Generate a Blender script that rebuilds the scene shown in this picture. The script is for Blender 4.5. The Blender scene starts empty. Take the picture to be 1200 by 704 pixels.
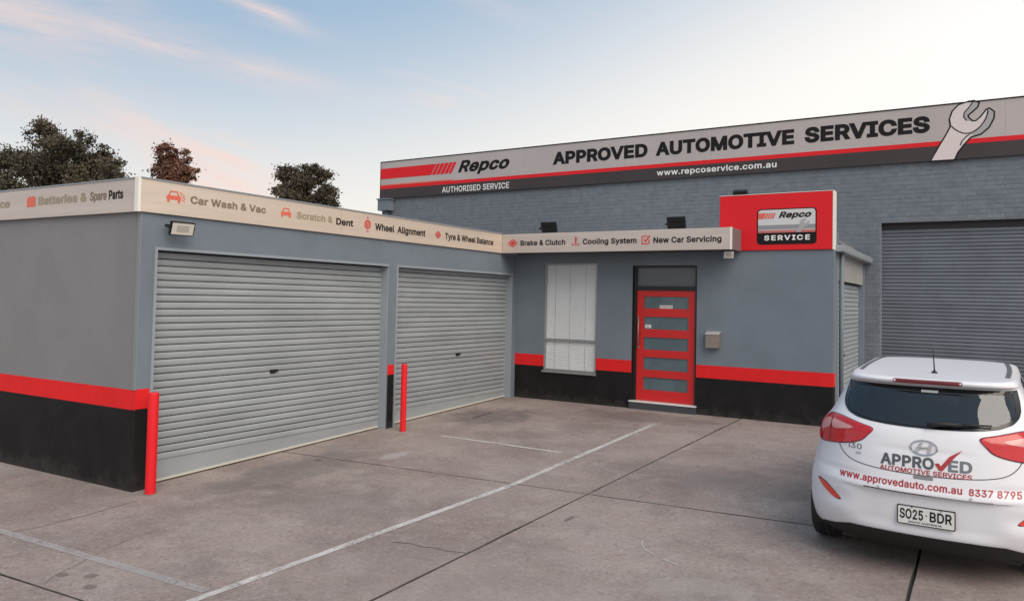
import bpy, bmesh, math, random
import numpy as np
from mathutils import Vector, Matrix
from mathutils.bvhtree import BVHTree
from mathutils.geometry import tessellate_polygon, delaunay_2d_cdt

random.seed(7)
S = bpy.context.scene
COL = S.collection
pi = math.pi

# ------------------------------------------------------------------ camera
YAW, PITCH, ROLL = 0.55508, 0.03369, 0.02048
CAM = Vector((7.50425, 0.0, 2.1))
fwd = Vector((-math.sin(YAW) * math.cos(PITCH), math.cos(YAW) * math.cos(PITCH), math.sin(PITCH)))
r0 = Vector((math.cos(YAW), math.sin(YAW), 0)); u0 = r0.cross(fwd)
rt = math.cos(ROLL) * r0 + math.sin(ROLL) * u0
up = -math.sin(ROLL) * r0 + math.cos(ROLL) * u0
cam = bpy.data.objects.new('camera', bpy.data.cameras.new('camera'))
COL.objects.link(cam)
cam.matrix_world = Matrix(((rt.x, up.x, -fwd.x, CAM.x), (rt.y, up.y, -fwd.y, CAM.y), (rt.z, up.z, -fwd.z, CAM.z), (0, 0, 0, 1)))
cam.data.sensor_width = 36.0; cam.data.sensor_fit = 'HORIZONTAL'
cam.data.lens = 884.42 / 1200 * 36
cam.data.shift_y = -31.4 / 1200
cam.data.clip_start = 0.05; cam.data.clip_end = 3000
S.camera = cam

# ------------------------------------------------------------------ sky, sun, exposure
S.view_settings.view_transform = 'Standard'; S.view_settings.look = 'None'
S.view_settings.exposure = 0.0; S.view_settings.gamma = 1.0
SUN_EL, SUN_AZ = math.radians(44), math.radians(122)     # azimuth measured from +Y towards +X
W = bpy.data.worlds.new('World'); S.world = W; W.use_nodes = True
nt = W.node_tree; nt.nodes.clear(); N = nt.nodes.new; LK = nt.links.new


def mth(op, a, b=None, clamp=False, tree=None):
    t = tree or nt
    n = t.nodes.new('ShaderNodeMath'); n.operation = op; n.use_clamp = clamp
    for i, v in enumerate((a, b)):
        if v is None: continue
        if isinstance(v, (int, float)): n.inputs[i].default_value = v
        else: t.links.new(v, n.inputs[i])
    return n.outputs[0]


def mixc(f, a, b, tree=None, mode='MIX'):
    t = tree or nt
    n = t.nodes.new('ShaderNodeMix'); n.data_type = 'RGBA'; n.blend_type = mode
    for i, v in ((0, f), (6, a), (7, b)):
        if isinstance(v, (int, float)): n.inputs[i].default_value = v
        elif isinstance(v, tuple): n.inputs[i].default_value = v if len(v) == 4 else (*v, 1)
        else: t.links.new(v, n.inputs[i])
    return n.outputs[2]


def ramp(v, a, b, tree=None, lo=0.0, hi=1.0):
    t = tree or nt
    n = t.nodes.new('ShaderNodeMapRange'); n.interpolation_type = 'SMOOTHSTEP'
    t.links.new(v, n.inputs[0]); n.inputs[1].default_value = a; n.inputs[2].default_value = b
    n.inputs[3].default_value = lo; n.inputs[4].default_value = hi
    return n.outputs[0]


out = N('ShaderNodeOutputWorld'); bg = N('ShaderNodeBackground'); sky = N('ShaderNodeTexSky')
sky.sky_type = 'NISHITA'; sky.sun_disc = False
sky.sun_elevation = SUN_EL; sky.sun_rotation = SUN_AZ
sky.altitude = 0; sky.air_density = 1.0; sky.dust_density = 0.6; sky.ozone_density = 1.2
tc = N('ShaderNodeTexCoord')
nrm = N('ShaderNodeVectorMath'); nrm.operation = 'NORMALIZE'; LK(tc.outputs['Generated'], nrm.inputs[0])
sep = N('ShaderNodeSeparateXYZ'); LK(nrm.outputs[0], sep.inputs[0])
el = mth('ARCSINE', sep.outputs[2]); el = mth('MULTIPLY', el, 180 / pi)                       # elevation, degrees
az = mth('MULTIPLY', mth('ARCTAN2', sep.outputs[0], sep.outputs[1]), 180 / pi)               # azimuth from +Y to +X, degrees
# pale evening haze low in the sky, all the way round, stronger towards the sun
cosun = N('ShaderNodeVectorMath'); cosun.operation = 'DOT_PRODUCT'; LK(nrm.outputs[0], cosun.inputs[0])
cosun.inputs[1].default_value = (0.985, 0.165, 0.06)
toward = ramp(cosun.outputs['Value'], -0.8, 0.75)
blue = mixc(toward, (0.30, 0.455, 0.62), (0.62, 0.67, 0.74))
base = mixc(0.02, blue, sky.outputs[0])
hz_el = mth('SUBTRACT', el, mth('MULTIPLY', toward, 22.0))
hz = ramp(hz_el, 1.0, 22.0, lo=1.0, hi=0.0)
hzcol = mixc(toward, (1.01, 0.965, 0.89), (1.14, 1.11, 1.09))
base = mixc(hz, base, hzcol)
# thin pink cirrus: long streaks of noise stretched along the horizon
cv = N('ShaderNodeCombineXYZ')
LK(mth('MULTIPLY', az, 0.045), cv.inputs[0])
LK(mth('ADD', mth('MULTIPLY', el, 0.30), mth('MULTIPLY', az, 0.030)), cv.inputs[1])
cn = N('ShaderNodeTexNoise'); cn.inputs['Scale'].default_value = 1.0; cn.inputs['Detail'].default_value = 7
cn.inputs['Roughness'].default_value = 0.62; cn.inputs['Distortion'].default_value = 0.5
LK(cv.outputs[0], cn.inputs['Vector'])
cl = ramp(cn.outputs['Fac'], 0.56, 0.82, hi=0.55)
wob = mth('MULTIPLY', mth('SUBTRACT', cn.outputs['Fac'], 0.5), 6.0)


def streak(a0, e0, la, le, tilt, amt):
    """one cirrus streak: centre azimuth/elevation, half lengths, slope, strength"""
    global cl
    da = mth('SUBTRACT', az, a0)
    de = mth('ADD', mth('SUBTRACT', mth('SUBTRACT', el, e0), mth('MULTIPLY', da, tilt)), mth('MULTIPLY', wob, le * 0.5))
    q = mth('ADD', mth('POWER', mth('DIVIDE', da, la), 2.0), mth('POWER', mth('ABSOLUTE', mth('DIVIDE', de, le)), 2.0))
    g = mth('MULTIPLY', mth('EXPONENT', mth('MULTIPLY', q, -1.0)), amt)
    n2 = N('ShaderNodeTexNoise'); n2.inputs['Scale'].default_value = 1.0; n2.inputs['Detail'].default_value = 6
    c2 = N('ShaderNodeCombineXYZ'); LK(mth('MULTIPLY', az, 0.12), c2.inputs[0])
    LK(mth('MULTIPLY', mth('SUBTRACT', el, mth('MULTIPLY', az, tilt)), 0.9), c2.inputs[1]); c2.inputs[2].default_value = a0
    LK(c2.outputs[0], n2.inputs['Vector'])
    g = mth('MULTIPLY', g, ramp(n2.outputs['Fac'], 0.3, 0.62, lo=0.25))
    cl = mth('MAXIMUM', cl, g)


streak(-66, 17.5, 8.5, 2.6, 0.00, 0.60)
streak(-56, 16.3, 9.0, 1.0, -0.13, 0.65)
streak(-50.5, 19.6, 3.4, 0.6, -0.22, 0.75)
streak(-36.5, 22.5, 4.5, 0.8, -0.30, 0.45)
streak(-55, 9.3, 6.5, 2.0, -0.38, 0.95)
streak(-63, 11.5, 10, 1.8, -0.20, 0.25)
cloudc = mixc(toward, (1.00, 0.76, 0.68), (1.1, 1.0, 0.96))
base = mixc(cl, base, cloudc)
gnd = ramp(sep.outputs[2], -0.10, 0.0)
base = mixc(gnd, (0.22, 0.20, 0.19), base)
LK(base, bg.inputs[0]); bg.inputs[1].default_value = 0.95
LK(bg.outputs[0], out.inputs[0])

sun = bpy.data.objects.new('sun', bpy.data.lights.new('sun', 'SUN')); COL.objects.link(sun)
sun.data.energy = 2.5; sun.data.angle = math.radians(48); sun.data.color = (1.0, 0.87, 0.74)
sd = Vector((math.sin(SUN_AZ) * math.cos(SUN_EL), math.cos(SUN_AZ) * math.cos(SUN_EL), math.sin(SUN_EL)))
sun.rotation_euler = sd.to_track_quat('Z', 'Y').to_euler()

# ------------------------------------------------------------------ helpers
SY, SX, YG0 = 0.032156, 0.002717, 4.6541
gz = lambda x, y: SY * (y - YG0) + SX * x
YO, XO = 12.3167, 5.619           # office front plane, office right corner
YC = 11.733                       # canopy front plane
YB = 16.17                        # brick workshop front plane
Z_FB, Z_FT = 2.944, 3.295         # fascia bottom, top
WL = {}                           # world location of each root or part


def link(o, parent=None):
    COL.objects.link(o)
    if parent is not None: o.parent = parent
    return o


def tag(o, label=None, cat=None, group=None, kind=None):
    for k, v in (('label', label), ('category', cat), ('group', group), ('kind', kind)):
        if v: o[k] = v
    return o


def root(name, loc, label, cat, group=None):
    o = bpy.data.objects.new(name, None); o.empty_display_size = 0.2
    link(o); o.location = loc; WL[o] = Vector(loc)
    return tag(o, label, cat, group)


def place(o, parent):
    """geometry written in world coordinates, hung under parent without moving"""
    if parent is not None:
        o.parent = parent; o.location = -WL.get(parent, Vector((0, 0, 0))); WL[o] = Vector((0, 0, 0))
    else: WL[o] = Vector((0, 0, 0))
    return o


def pieces(name, m, parent, boxes, bevel=0.0):
    for b in boxes: MB().box(*b).build(name, m, parent, bevel=bevel)


class MB:
    def __init__(s): s.v = []; s.f = []
    def add(s, vs, fs):
        b = len(s.v); s.v += [tuple(p) for p in vs]; s.f += [tuple(i + b for i in f) for f in fs]; return s
    def box(s, x0, x1, y0, y1, z0, z1, fn=None):
        vs = [(x, y, z) for z in (z0, z1) for y in (y0, y1) for x in (x0, x1)]
        if fn: vs = [fn(*p) for p in vs]
        return s.add(vs, [(0, 2, 3, 1), (4, 5, 7, 6), (0, 1, 5, 4), (2, 6, 7, 3), (0, 4, 6, 2), (1, 3, 7, 5)])
    def tube(s, pts, rad, n=10, cap=True):
        pts = [Vector(p) for p in pts]; rs = rad if isinstance(rad, (list, tuple)) else [rad] * len(pts)
        b = len(s.v); 
        for i, p in enumerate(pts):
            d = (pts[min(i + 1, len(pts) - 1)] - pts[max(i - 1, 0)]).normalized()
            a = d.cross(Vector((0, 0, 1)) if abs(d.z) < 0.9 else Vector((1, 0, 0))).normalized(); c = d.cross(a)
            for k in range(n):
                t = 2 * pi * k / n; s.v.append(tuple(p + (a * math.cos(t) + c * math.sin(t)) * rs[i]))
        for i in range(len(pts) - 1):
            for k in range(n):
                s.f.append((b + i * n + k, b + i * n + (k + 1) % n, b + (i + 1) * n + (k + 1) % n, b + (i + 1) * n + k))
        if cap:
            s.f.append(tuple(b + k for k in range(n))[::-1]); s.f.append(tuple(b + (len(pts) - 1) * n + k for k in range(n)))
        return s
    def mesh(s, name, mat, smooth=False, fix=True):
        m = bpy.data.meshes.new(name); m.from_pydata(s.v, [], s.f)
        if fix:
            bm = bmesh.new(); bm.from_mesh(m); bmesh.ops.recalc_face_normals(bm, faces=bm.faces); bm.to_mesh(m); bm.free()
        if smooth: m.polygons.foreach_set('use_smooth', [True] * len(m.polygons))
        if mat: m.materials.append(mat)
        m.update(); return m
    def build(s, name, mat, parent=None, smooth=False, fix=True, bevel=0.0):
        m = s.mesh(name, mat, smooth, fix)
        if bevel:
            bm = bmesh.new(); bm.from_mesh(m)
            bmesh.ops.bevel(bm, geom=bm.edges[:], offset=bevel, segments=2, affect='EDGES', clamp_overlap=True)
            bm.to_mesh(m); bm.free()
        return place(link(bpy.data.objects.new(name, m)), parent)


def obj(name, mesh, parent=None):
    return place(link(bpy.data.objects.new(name, mesh)), parent)


def smooth_by_angle(o, ang=0.6):
    m = o.data; m.polygons.foreach_set('use_smooth', [True] * len(m.polygons))
    bm = bmesh.new(); bm.from_mesh(m)
    for e in bm.edges:
        if len(e.link_faces) == 2 and e.calc_face_angle(0) > ang: e.smooth = False
    bm.to_mesh(m); bm.free()


# ------------------------------------------------------------------ materials
def mat(name, col, rough=0.6, metal=0.0, spec=0.5, splash=0.0, var=0.0, vscale=2.0, bump=0.0, bscale=40.0, coat=0.0, stretch=None, trans=0.0, alpha=1.0, emit=None, dirt=0.0, rnd=0.0):
    m = bpy.data.materials.new(name); m.use_nodes = True; t = m.node_tree
    b = t.nodes['Principled BSDF']
    b.inputs['Roughness'].default_value = rough; b.inputs['Metallic'].default_value = metal
    b.inputs['Specular IOR Level'].default_value = spec; b.inputs['Coat Weight'].default_value = coat
    b.inputs['Coat Roughness'].default_value = 0.06
    b.inputs['Transmission Weight'].default_value = trans; b.inputs['Alpha'].default_value = alpha
    c = (*col, 1)
    b.inputs['Base Color'].default_value = c
    src = c
    if var or bump or dirt or splash:
        g = t.nodes.new('ShaderNodeNewGeometry'); vec = g.outputs['Position']
        mp = t.nodes.new('ShaderNodeMapping'); t.links.new(vec, mp.inputs['Vector'])
        if stretch: mp.inputs['Scale'].default_value = stretch
        if var:
            n = t.nodes.new('ShaderNodeTexNoise'); n.inputs['Scale'].default_value = vscale; n.inputs['Detail'].default_value = 8; n.inputs['Roughness'].default_value = 0.6
            t.links.new(mp.outputs[0], n.inputs['Vector'])
            f = ramp(n.outputs['Fac'], 0.3, 0.7, tree=t)
            src = mixc(f, tuple(x * (1 - var) for x in col), tuple(min(1, x * (1 + var)) for x in col), tree=t)
        if dirt:
            n = t.nodes.new('ShaderNodeTexNoise'); n.inputs['Scale'].default_value = 1.3; n.inputs['Detail'].default_value = 10; n.inputs['Roughness'].default_value = 0.72
            t.links.new(mp.outputs[0], n.inputs['Vector'])
            f = ramp(n.outputs['Fac'], 0.52, 0.75, tree=t, hi=dirt)
            src = mixc(f, src, (0.20, 0.17, 0.14), tree=t)
        if splash:
            n = t.nodes.new('ShaderNodeTexNoise'); n.inputs['Scale'].default_value = 5; n.inputs['Detail'].default_value = 9; n.inputs['Roughness'].default_value = 0.75
            t.links.new(vec, n.inputs['Vector']); sp = t.nodes.new('ShaderNodeSeparateXYZ'); t.links.new(vec, sp.inputs[0])
            gh = mth('SUBTRACT', sp.outputs[2], mth('MULTIPLY', mth('SUBTRACT', sp.outputs[1], 4.654, tree=t), 0.032, tree=t), tree=t)
            q = mth('ADD', mth('MULTIPLY', gh, 4.5, tree=t), mth('MULTIPLY', mth('SUBTRACT', 0.5, n.outputs['Fac'], tree=t), 3.2, tree=t), tree=t)
            src = mixc(ramp(q, 0.0, 0.9, tree=t, lo=splash, hi=0.0), src, (0.15, 0.135, 0.125), tree=t)
        if bump:
            n = t.nodes.new('ShaderNodeTexNoise'); n.inputs['Scale'].default_value = bscale; n.inputs['Detail'].default_value = 5
            t.links.new(mp.outputs[0], n.inputs['Vector'])
            bp = t.nodes.new('ShaderNodeBump'); bp.inputs['Strength'].default_value = bump; bp.inputs['Distance'].default_value = 0.01
            t.links.new(n.outputs['Fac'], bp.inputs['Height']); t.links.new(bp.outputs[0], b.inputs['Normal'])
    if rnd:
        oi = t.nodes.new('ShaderNodeObjectInfo')
        hs = t.nodes.new('ShaderNodeHueSaturation')
        t.links.new(mth('ADD', mth('MULTIPLY', oi.outputs['Random'], 2 * rnd, tree=t), 1 - rnd, tree=t), hs.inputs['Value'])
        if isinstance(src, tuple): hs.inputs['Color'].default_value = src
        else: t.links.new(src, hs.inputs['Color'])
        src = hs.outputs[0]
    if not isinstance(src, tuple): t.links.new(src, b.inputs['Base Color'])
    return m


M = {}
M['wall'] = mat('blue_grey_render', (0.155, 0.190, 0.226), 0.75, var=0.07, vscale=1.6, bump=0.25, bscale=160, dirt=0.10)
M['wallside'] = mat('grey_corrugated_steel', (0.205, 0.205, 0.215), 0.5, var=0.05, vscale=1.2, dirt=0.08, spec=0.4)
M['trim'] = mat('pale_grey_trim', (0.27, 0.31, 0.345), 0.5, var=0.05)
M['red'] = mat('red_paint', (0.70, 0.016, 0.018), 0.6, var=0.06, vscale=3, bump=0.08, spec=0.25)
M['redsign'] = mat('red_sign_vinyl', (0.70, 0.015, 0.022), 0.5, var=0.03, vscale=1, spec=0.25)
M['black'] = mat('black_paint', (0.0105, 0.010, 0.0105), 0.6, var=0.25, vscale=2.5, bump=0.1, dirt=0.03, spec=0.22, splash=0.13)
M['blackm'] = mat('black_metal', (0.010, 0.010, 0.011), 0.4)
M['silver'] = mat('sunlit_brushed_silver', (0.68, 0.58, 0.48), 0.36, metal=0.30, var=0.05, vscale=0.8, stretch=(1, 1, 14))  # sunlit copy of the pinkish silver, warm light painted into its colour
M['silverpink'] = mat('pinkish_silver_panel', (0.57, 0.50, 0.455), 0.38, metal=0.32, var=0.06, vscale=0.8, stretch=(1, 1, 14))
M['silverend'] = mat('dark_reflection_silver', (0.16, 0.15, 0.155), 0.5, var=0.05)  # same silver as the front, a dark reflection painted into the colour
M['bigsilver'] = mat('silver_sign_vinyl', (0.46, 0.415, 0.405), 0.5, metal=0.1, var=0.06, vscale=0.7)
M['cap'] = mat('white_corner_trim', (0.80, 0.78, 0.72), 0.45)
M['slat'] = mat('zinc_grey_slat', (0.355, 0.385, 0.400), 0.40, metal=0.22, var=0.08, vscale=1.1, bump=0.25, bscale=3, stretch=(1, 1, 3), rnd=0.06, dirt=0.08)
M['slatdark'] = mat('dark_grey_slat', (0.150, 0.170, 0.205), 0.5, metal=0.15, var=0.10, vscale=2.0, rnd=0.06, dirt=0.12)
M['slatpale'] = mat('reflection_pale_slat', (0.42, 0.47, 0.50), 0.4, metal=0.25, var=0.05, rnd=0.04)  # bluish white reflection painted into the slat colour
M['seal'] = mat('cream_bottom_seal', (0.55, 0.53, 0.46), 0.6)
M['brick'] = mat('painted_brick', (0.158, 0.182, 0.215), 0.8, var=0.12, vscale=7, bump=0.4, bscale=60, rnd=0.07)
M['mortar'] = mat('painted_mortar', (0.190, 0.212, 0.240), 0.85, var=0.10, vscale=4)
M['brown'] = mat('brown_black_band', (0.040, 0.029, 0.029), 0.45, var=0.10, vscale=0.8)
M['ink'] = mat('black_lettering', (0.012, 0.010, 0.011), 0.6, spec=0.2)
M['inkbrown'] = mat('glare_brown_lettering', (0.20, 0.155, 0.095), 0.5)  # sun glare on the letters painted in as a brown tone
M['inkpale'] = mat('pale_glare_lettering', (0.33, 0.27, 0.185), 0.5)  # stronger glare on the same letters, painted in as a paler tone
M['inkwhite'] = mat('white_lettering', (0.80, 0.79, 0.78), 0.5)
M['inkgrey'] = mat('dark_grey_lettering', (0.075, 0.085, 0.10), 0.4)
M['redink'] = mat('red_lettering', (0.62, 0.03, 0.035), 0.45)
M['redfade'] = mat('faded_red_print', (0.72, 0.13, 0.085), 0.5)
M['redcar'] = mat('dark_red_car_lettering', (0.40, 0.025, 0.03), 0.35)
M['white'] = mat('white_plastic', (0.72, 0.72, 0.71), 0.4)
M['blind'] = mat('white_blind_slat', (0.72, 0.73, 0.73), 0.55, var=0.03)
M['alu'] = mat('aluminium_frame', (0.34, 0.35, 0.36), 0.35, metal=0.5)
M['steel'] = mat('brushed_stainless_steel', (0.27, 0.225, 0.20), 0.4, metal=0.4, var=0.05, stretch=(1, 1, 20))
M['frost'] = mat('frosted_teal_glass', (0.085, 0.135, 0.155), 0.18, var=0.12, vscale=4, spec=0.7)
M['panelgrey'] = mat('grey_transom_panel', (0.12, 0.135, 0.155), 0.35, var=0.04)
M['roof'] = mat('zinc_roof_sheet', (0.30, 0.31, 0.32), 0.5, metal=0.3, var=0.06)
M['bark'] = mat('gum_bark', (0.16, 0.12, 0.10), 0.9, var=0.25, vscale=3)
M['wrench'] = mat('pink_white_print', (0.70, 0.62, 0.61), 0.5)
M['wrenchgrey'] = mat('pale_grey_print', (0.38, 0.38, 0.38), 0.5)
M['band2'] = mat('mid_grey_print', (0.26, 0.27, 0.29), 0.5)
M['lampglass'] = mat('floodlight_lens', (0.62, 0.60, 0.54), 0.25, coat=0.5)
M['reflectorm'] = mat('lamp_reflector_print', (0.42, 0.41, 0.36), 0.3)
# ground concrete -------------------------------------------------
def concrete():
    m = bpy.data.materials.new('worn_concrete'); m.use_nodes = True; t = m.node_tree; b = t.nodes['Principled BSDF']
    L = t.links.new; n_ = t.nodes.new
    g = n_('ShaderNodeNewGeometry'); P = g.outputs['Position']
    def noise(sc, det=8, ro=0.6, st=None, dist=0.0, off=(0, 0, 0)):
        mp = n_('ShaderNodeMapping'); L(P, mp.inputs['Vector']); mp.inputs['Location'].default_value = off
        if st: mp.inputs['Scale'].default_value = st
        n = n_('ShaderNodeTexNoise'); n.inputs['Scale'].default_value = sc; n.inputs['Detail'].default_value = det
        n.inputs['Roughness'].default_value = ro; n.inputs['Distortion'].default_value = dist; L(mp.outputs[0], n.inputs['Vector']); return n.outputs['Fac']
    R = lambda v, a, b_, lo=0.0, hi=1.0: ramp(v, a, b_, tree=t, lo=lo, hi=hi)
    c = mixc(R(noise(0.7, 12, 0.68), 0.36, 0.64), (0.225, 0.178, 0.163), (0.325, 0.268, 0.245), tree=t)
    c = mixc(R(noise(1.9, 11, 0.74, dist=0.3, off=(4, 9, 0)), 0.48, 0.68, hi=0.6), c, (0.375, 0.325, 0.300), tree=t)
    c = mixc(R(noise(1.2, 11, 0.74, off=(14, 3, 0)), 0.50, 0.68, hi=0.6), c, (0.205, 0.185, 0.178), tree=t)
    c = mixc(R(noise(3.1, 10, 0.76, st=(0.6, 1.5, 1), off=(7, 7, 0)), 0.54, 0.68, hi=0.45), c, (0.335, 0.235, 0.205), tree=t)   # pink brown
    c = mixc(R(noise(24, 6, 0.8, off=(1, 2, 0)), 0.49, 0.66, hi=0.60), c, (0.140, 0.113, 0.106), tree=t)                       # grit
    c = mixc(R(noise(31, 6, 0.8, off=(9, 2, 0)), 0.51, 0.66, hi=0.55), c, (0.45, 0.395, 0.365), tree=t)
    c = mixc(R(noise(8, 6, 0.75, off=(1, 2, 5)), 0.66, 0.72, hi=0.6), c, (0.115, 0.095, 0.09), tree=t)                          # dark spots
    c = mixc(R(noise(11, 5, 0.7, off=(31, 2, 0)), 0.695, 0.73, hi=0.7), c, (0.50, 0.46, 0.43), tree=t)                          # pale chips
    # oil and damp stains, soft-edged
    def spot(x, y, rx, ry, col, amt, rag=0.9):
        nonlocal c
        sp = n_('ShaderNodeSeparateXYZ'); L(P, sp.inputs[0])
        q = mth('ADD', mth('POWER', mth('ABSOLUTE', mth('DIVIDE', mth('SUBTRACT', sp.outputs[0], x, tree=t), rx, tree=t), tree=t), 2.0, tree=t),
                mth('POWER', mth('ABSOLUTE', mth('DIVIDE', mth('SUBTRACT', sp.outputs[1], y, tree=t), ry, tree=t), tree=t), 2.0, tree=t), tree=t)
        q = mth('ADD', q, mth('MULTIPLY', mth('SUBTRACT', noise(3.5, 8, 0.7, off=(x, y, 0)), 0.5, tree=t), 4 * rag, tree=t), tree=t)
        c = mixc(R(q, 0.2, 1.1, lo=amt, hi=0.0), c, col, tree=t)
    spot(0.75, 10.4, 0.7, 0.9, (0.085, 0.078, 0.078), 0.55)
    spot(2.9, 11.6, 1.3, 0.5, (0.10, 0.09, 0.088), 0.4)
    spot(5.0, 8.4, 1.6, 0.7, (0.12, 0.108, 0.106), 0.35)
    spot(2.0, 5.6, 1.0, 0.7, (0.13, 0.112, 0.11), 0.35)
    spot(0.7, 6.2, 0.5, 1.4, (0.12, 0.118, 0.118), 0.45)
    spot(-2.6, 4.3, 0.8, 0.35, (0.34, 0.31, 0.29), 0.6)
    spot(1.2, 7.45, 0.14, 0.3, (0.42, 0.40, 0.40), 0.5, 0.5)
    spot(5.9, 5.4, 0.5, 0.35, (0.36, 0.34, 0.325), 0.35)
    spot(4.5, 4.4, 1.8, 1.0, (0.30, 0.25, 0.235), 0.35)
    spot(7.2, 4.9, 1.6, 0.8, (0.13, 0.125, 0.128), 0.35)
    for x, y, r in ((1.62, 3.14, 0.05), (1.83, 3.24, 0.05), (2.02, 3.12, 0.045), (3.02, 10.9, 0.05), (0.55, 6.75, 0.06)): spot(x, y, r * 1.3, r, (0.09, 0.078, 0.074), 0.6, 0.9)
    spot(4.25, 6.35, 0.03, 0.12, (0.09, 0.08, 0.075), 0.7, 0.2)
    L(c, b.inputs['Base Color'])
    L(R(noise(1.1, 5, 0.6, off=(3, 3, 3)), 0.3, 0.7, lo=0.62, hi=0.9), b.inputs['Roughness'])
    b.inputs['Specular IOR Level'].default_value = 0.35
    bp = n_('ShaderNodeBump'); bp.inputs['Strength'].default_value = 0.5; bp.inputs['Distance'].default_value = 0.006
    L(mth('ADD', noise(90, 4, 0.6), mth('MULTIPLY', noise(7, 6, 0.6), 1.2, tree=t), tree=t), bp.inputs['Height']); L(bp.outputs[0], b.inputs['Normal'])
    return m


M['concrete'] = concrete()
M['crack'] = mat('fine_crack_dirt', (0.115, 0.098, 0.092), 0.95, var=0.35, vscale=12)
M['joint'] = mat('dark_joint_filler', (0.065, 0.056, 0.053), 0.9, var=0.3, vscale=9)
M['earth'] = mat('bare_ground', (0.14, 0.12, 0.10), 0.9, var=0.2, vscale=0.4)


def worn_paint(nm, c1, c2, hi):
    m = bpy.data.materials.new(nm); m.use_nodes = True; t = m.node_tree; b = t.nodes['Principled BSDF']
    g = t.nodes.new('ShaderNodeNewGeometry')
    def nz(s, d):
        n = t.nodes.new('ShaderNodeTexNoise'); n.inputs['Scale'].default_value = s; n.inputs['Detail'].default_value = d; n.inputs['Roughness'].default_value = 0.75
        t.links.new(g.outputs['Position'], n.inputs['Vector']); return n.outputs['Fac']
    c = mixc(ramp(nz(3, 6), 0.3, 0.7, tree=t), c1, c2, tree=t)
    t.links.new(c, b.inputs['Base Color']); b.inputs['Roughness'].default_value = 0.8
    t.links.new(ramp(mth('ADD', nz(28, 6), mth('MULTIPLY', nz(2.2, 4), 0.55, tree=t), tree=t), 0.58, 0.76, tree=t, lo=0.10, hi=hi), b.inputs['Alpha'])
    return m


M['line'] = worn_paint('worn_white_line_paint', (0.44, 0.42, 0.40), (0.62, 0.60, 0.58), 0.9)
M['linefaint'] = worn_paint('faint_white_line_paint', (0.38, 0.36, 0.35), (0.50, 0.49, 0.48), 0.62)


def glassmat(name, tint, alpha_mix=0.5, rough=0.02):
    m = bpy.data.materials.new(name); m.use_nodes = True; t = m.node_tree; t.nodes.clear()
    o = t.nodes.new('ShaderNodeOutputMaterial'); tr = t.nodes.new('ShaderNodeBsdfTransparent'); gl = t.nodes.new('ShaderNodeBsdfGlossy')
    lw = t.nodes.new('ShaderNodeLayerWeight'); lw.inputs[0].default_value = 0.5; mx = t.nodes.new('ShaderNodeMixShader')
    tr.inputs[0].default_value = (*tint, 1); gl.inputs['Roughness'].default_value = rough; gl.inputs['Color'].default_value = (0.9, 0.95, 1, 1)
    t.links.new(mth('ADD', mth('MULTIPLY', mth('POWER', lw.outputs['Facing'], 5.0, tree=t), 0.95, tree=t), 0.04 + alpha_mix, tree=t, clamp=True), mx.inputs[0])
    t.links.new(tr.outputs[0], mx.inputs[1]); t.links.new(gl.outputs[0], mx.inputs[2]); t.links.new(mx.outputs[0], o.inputs[0])
    return m


M['winglass'] = glassmat('clear_window_glass', (0.98, 0.99, 1.0), 0.0)
M['carglass'] = glassmat('tinted_car_glass', (0.38, 0.42, 0.45), 0.04)
M['sideglass'] = glassmat('tinted_side_glass', (0.35, 0.38, 0.40), 0.03)

# ------------------------------------------------------------------ flat shapes and lettering on planes
def poly(pts, fn, mb=None):
    """filled 2D polygon mapped through fn(u, v)"""
    mb = mb or MB(); tr = tessellate_polygon([[Vector((a, b, 0)) for a, b in pts]])
    return mb.add([fn(a, b) for a, b in pts], tr)


def ringpts(cu, cv, ru, rv, n=28, a0=0.0, a1=2 * pi):
    return [(cu + ru * math.cos(a0 + (a1 - a0) * k / n), cv + rv * math.sin(a0 + (a1 - a0) * k / n)) for k in range(n)]


def ring(cu, cv, ru, rv, w, fn, mb, n=28):
    o = ringpts(cu, cv, ru, rv, n); i = ringpts(cu, cv, ru - w, rv - w, n)
    return mb.add([fn(*p) for p in o + i], [(k, (k + 1) % n, n + (k + 1) % n, n + k) for k in range(n)])


def rrect(u0, u1, v0, v1, r, n=5):
    p = []
    for cu, cv, a in ((u1 - r, v1 - r, 0), (u0 + r, v1 - r, pi / 2), (u0 + r, v0 + r, pi), (u1 - r, v0 + r, 3 * pi / 2)):
        p += [(cu + r * math.cos(a + pi / 2 * k / n), cv + r * math.sin(a + pi / 2 * k / n)) for k in range(n + 1)]
    return p


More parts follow.
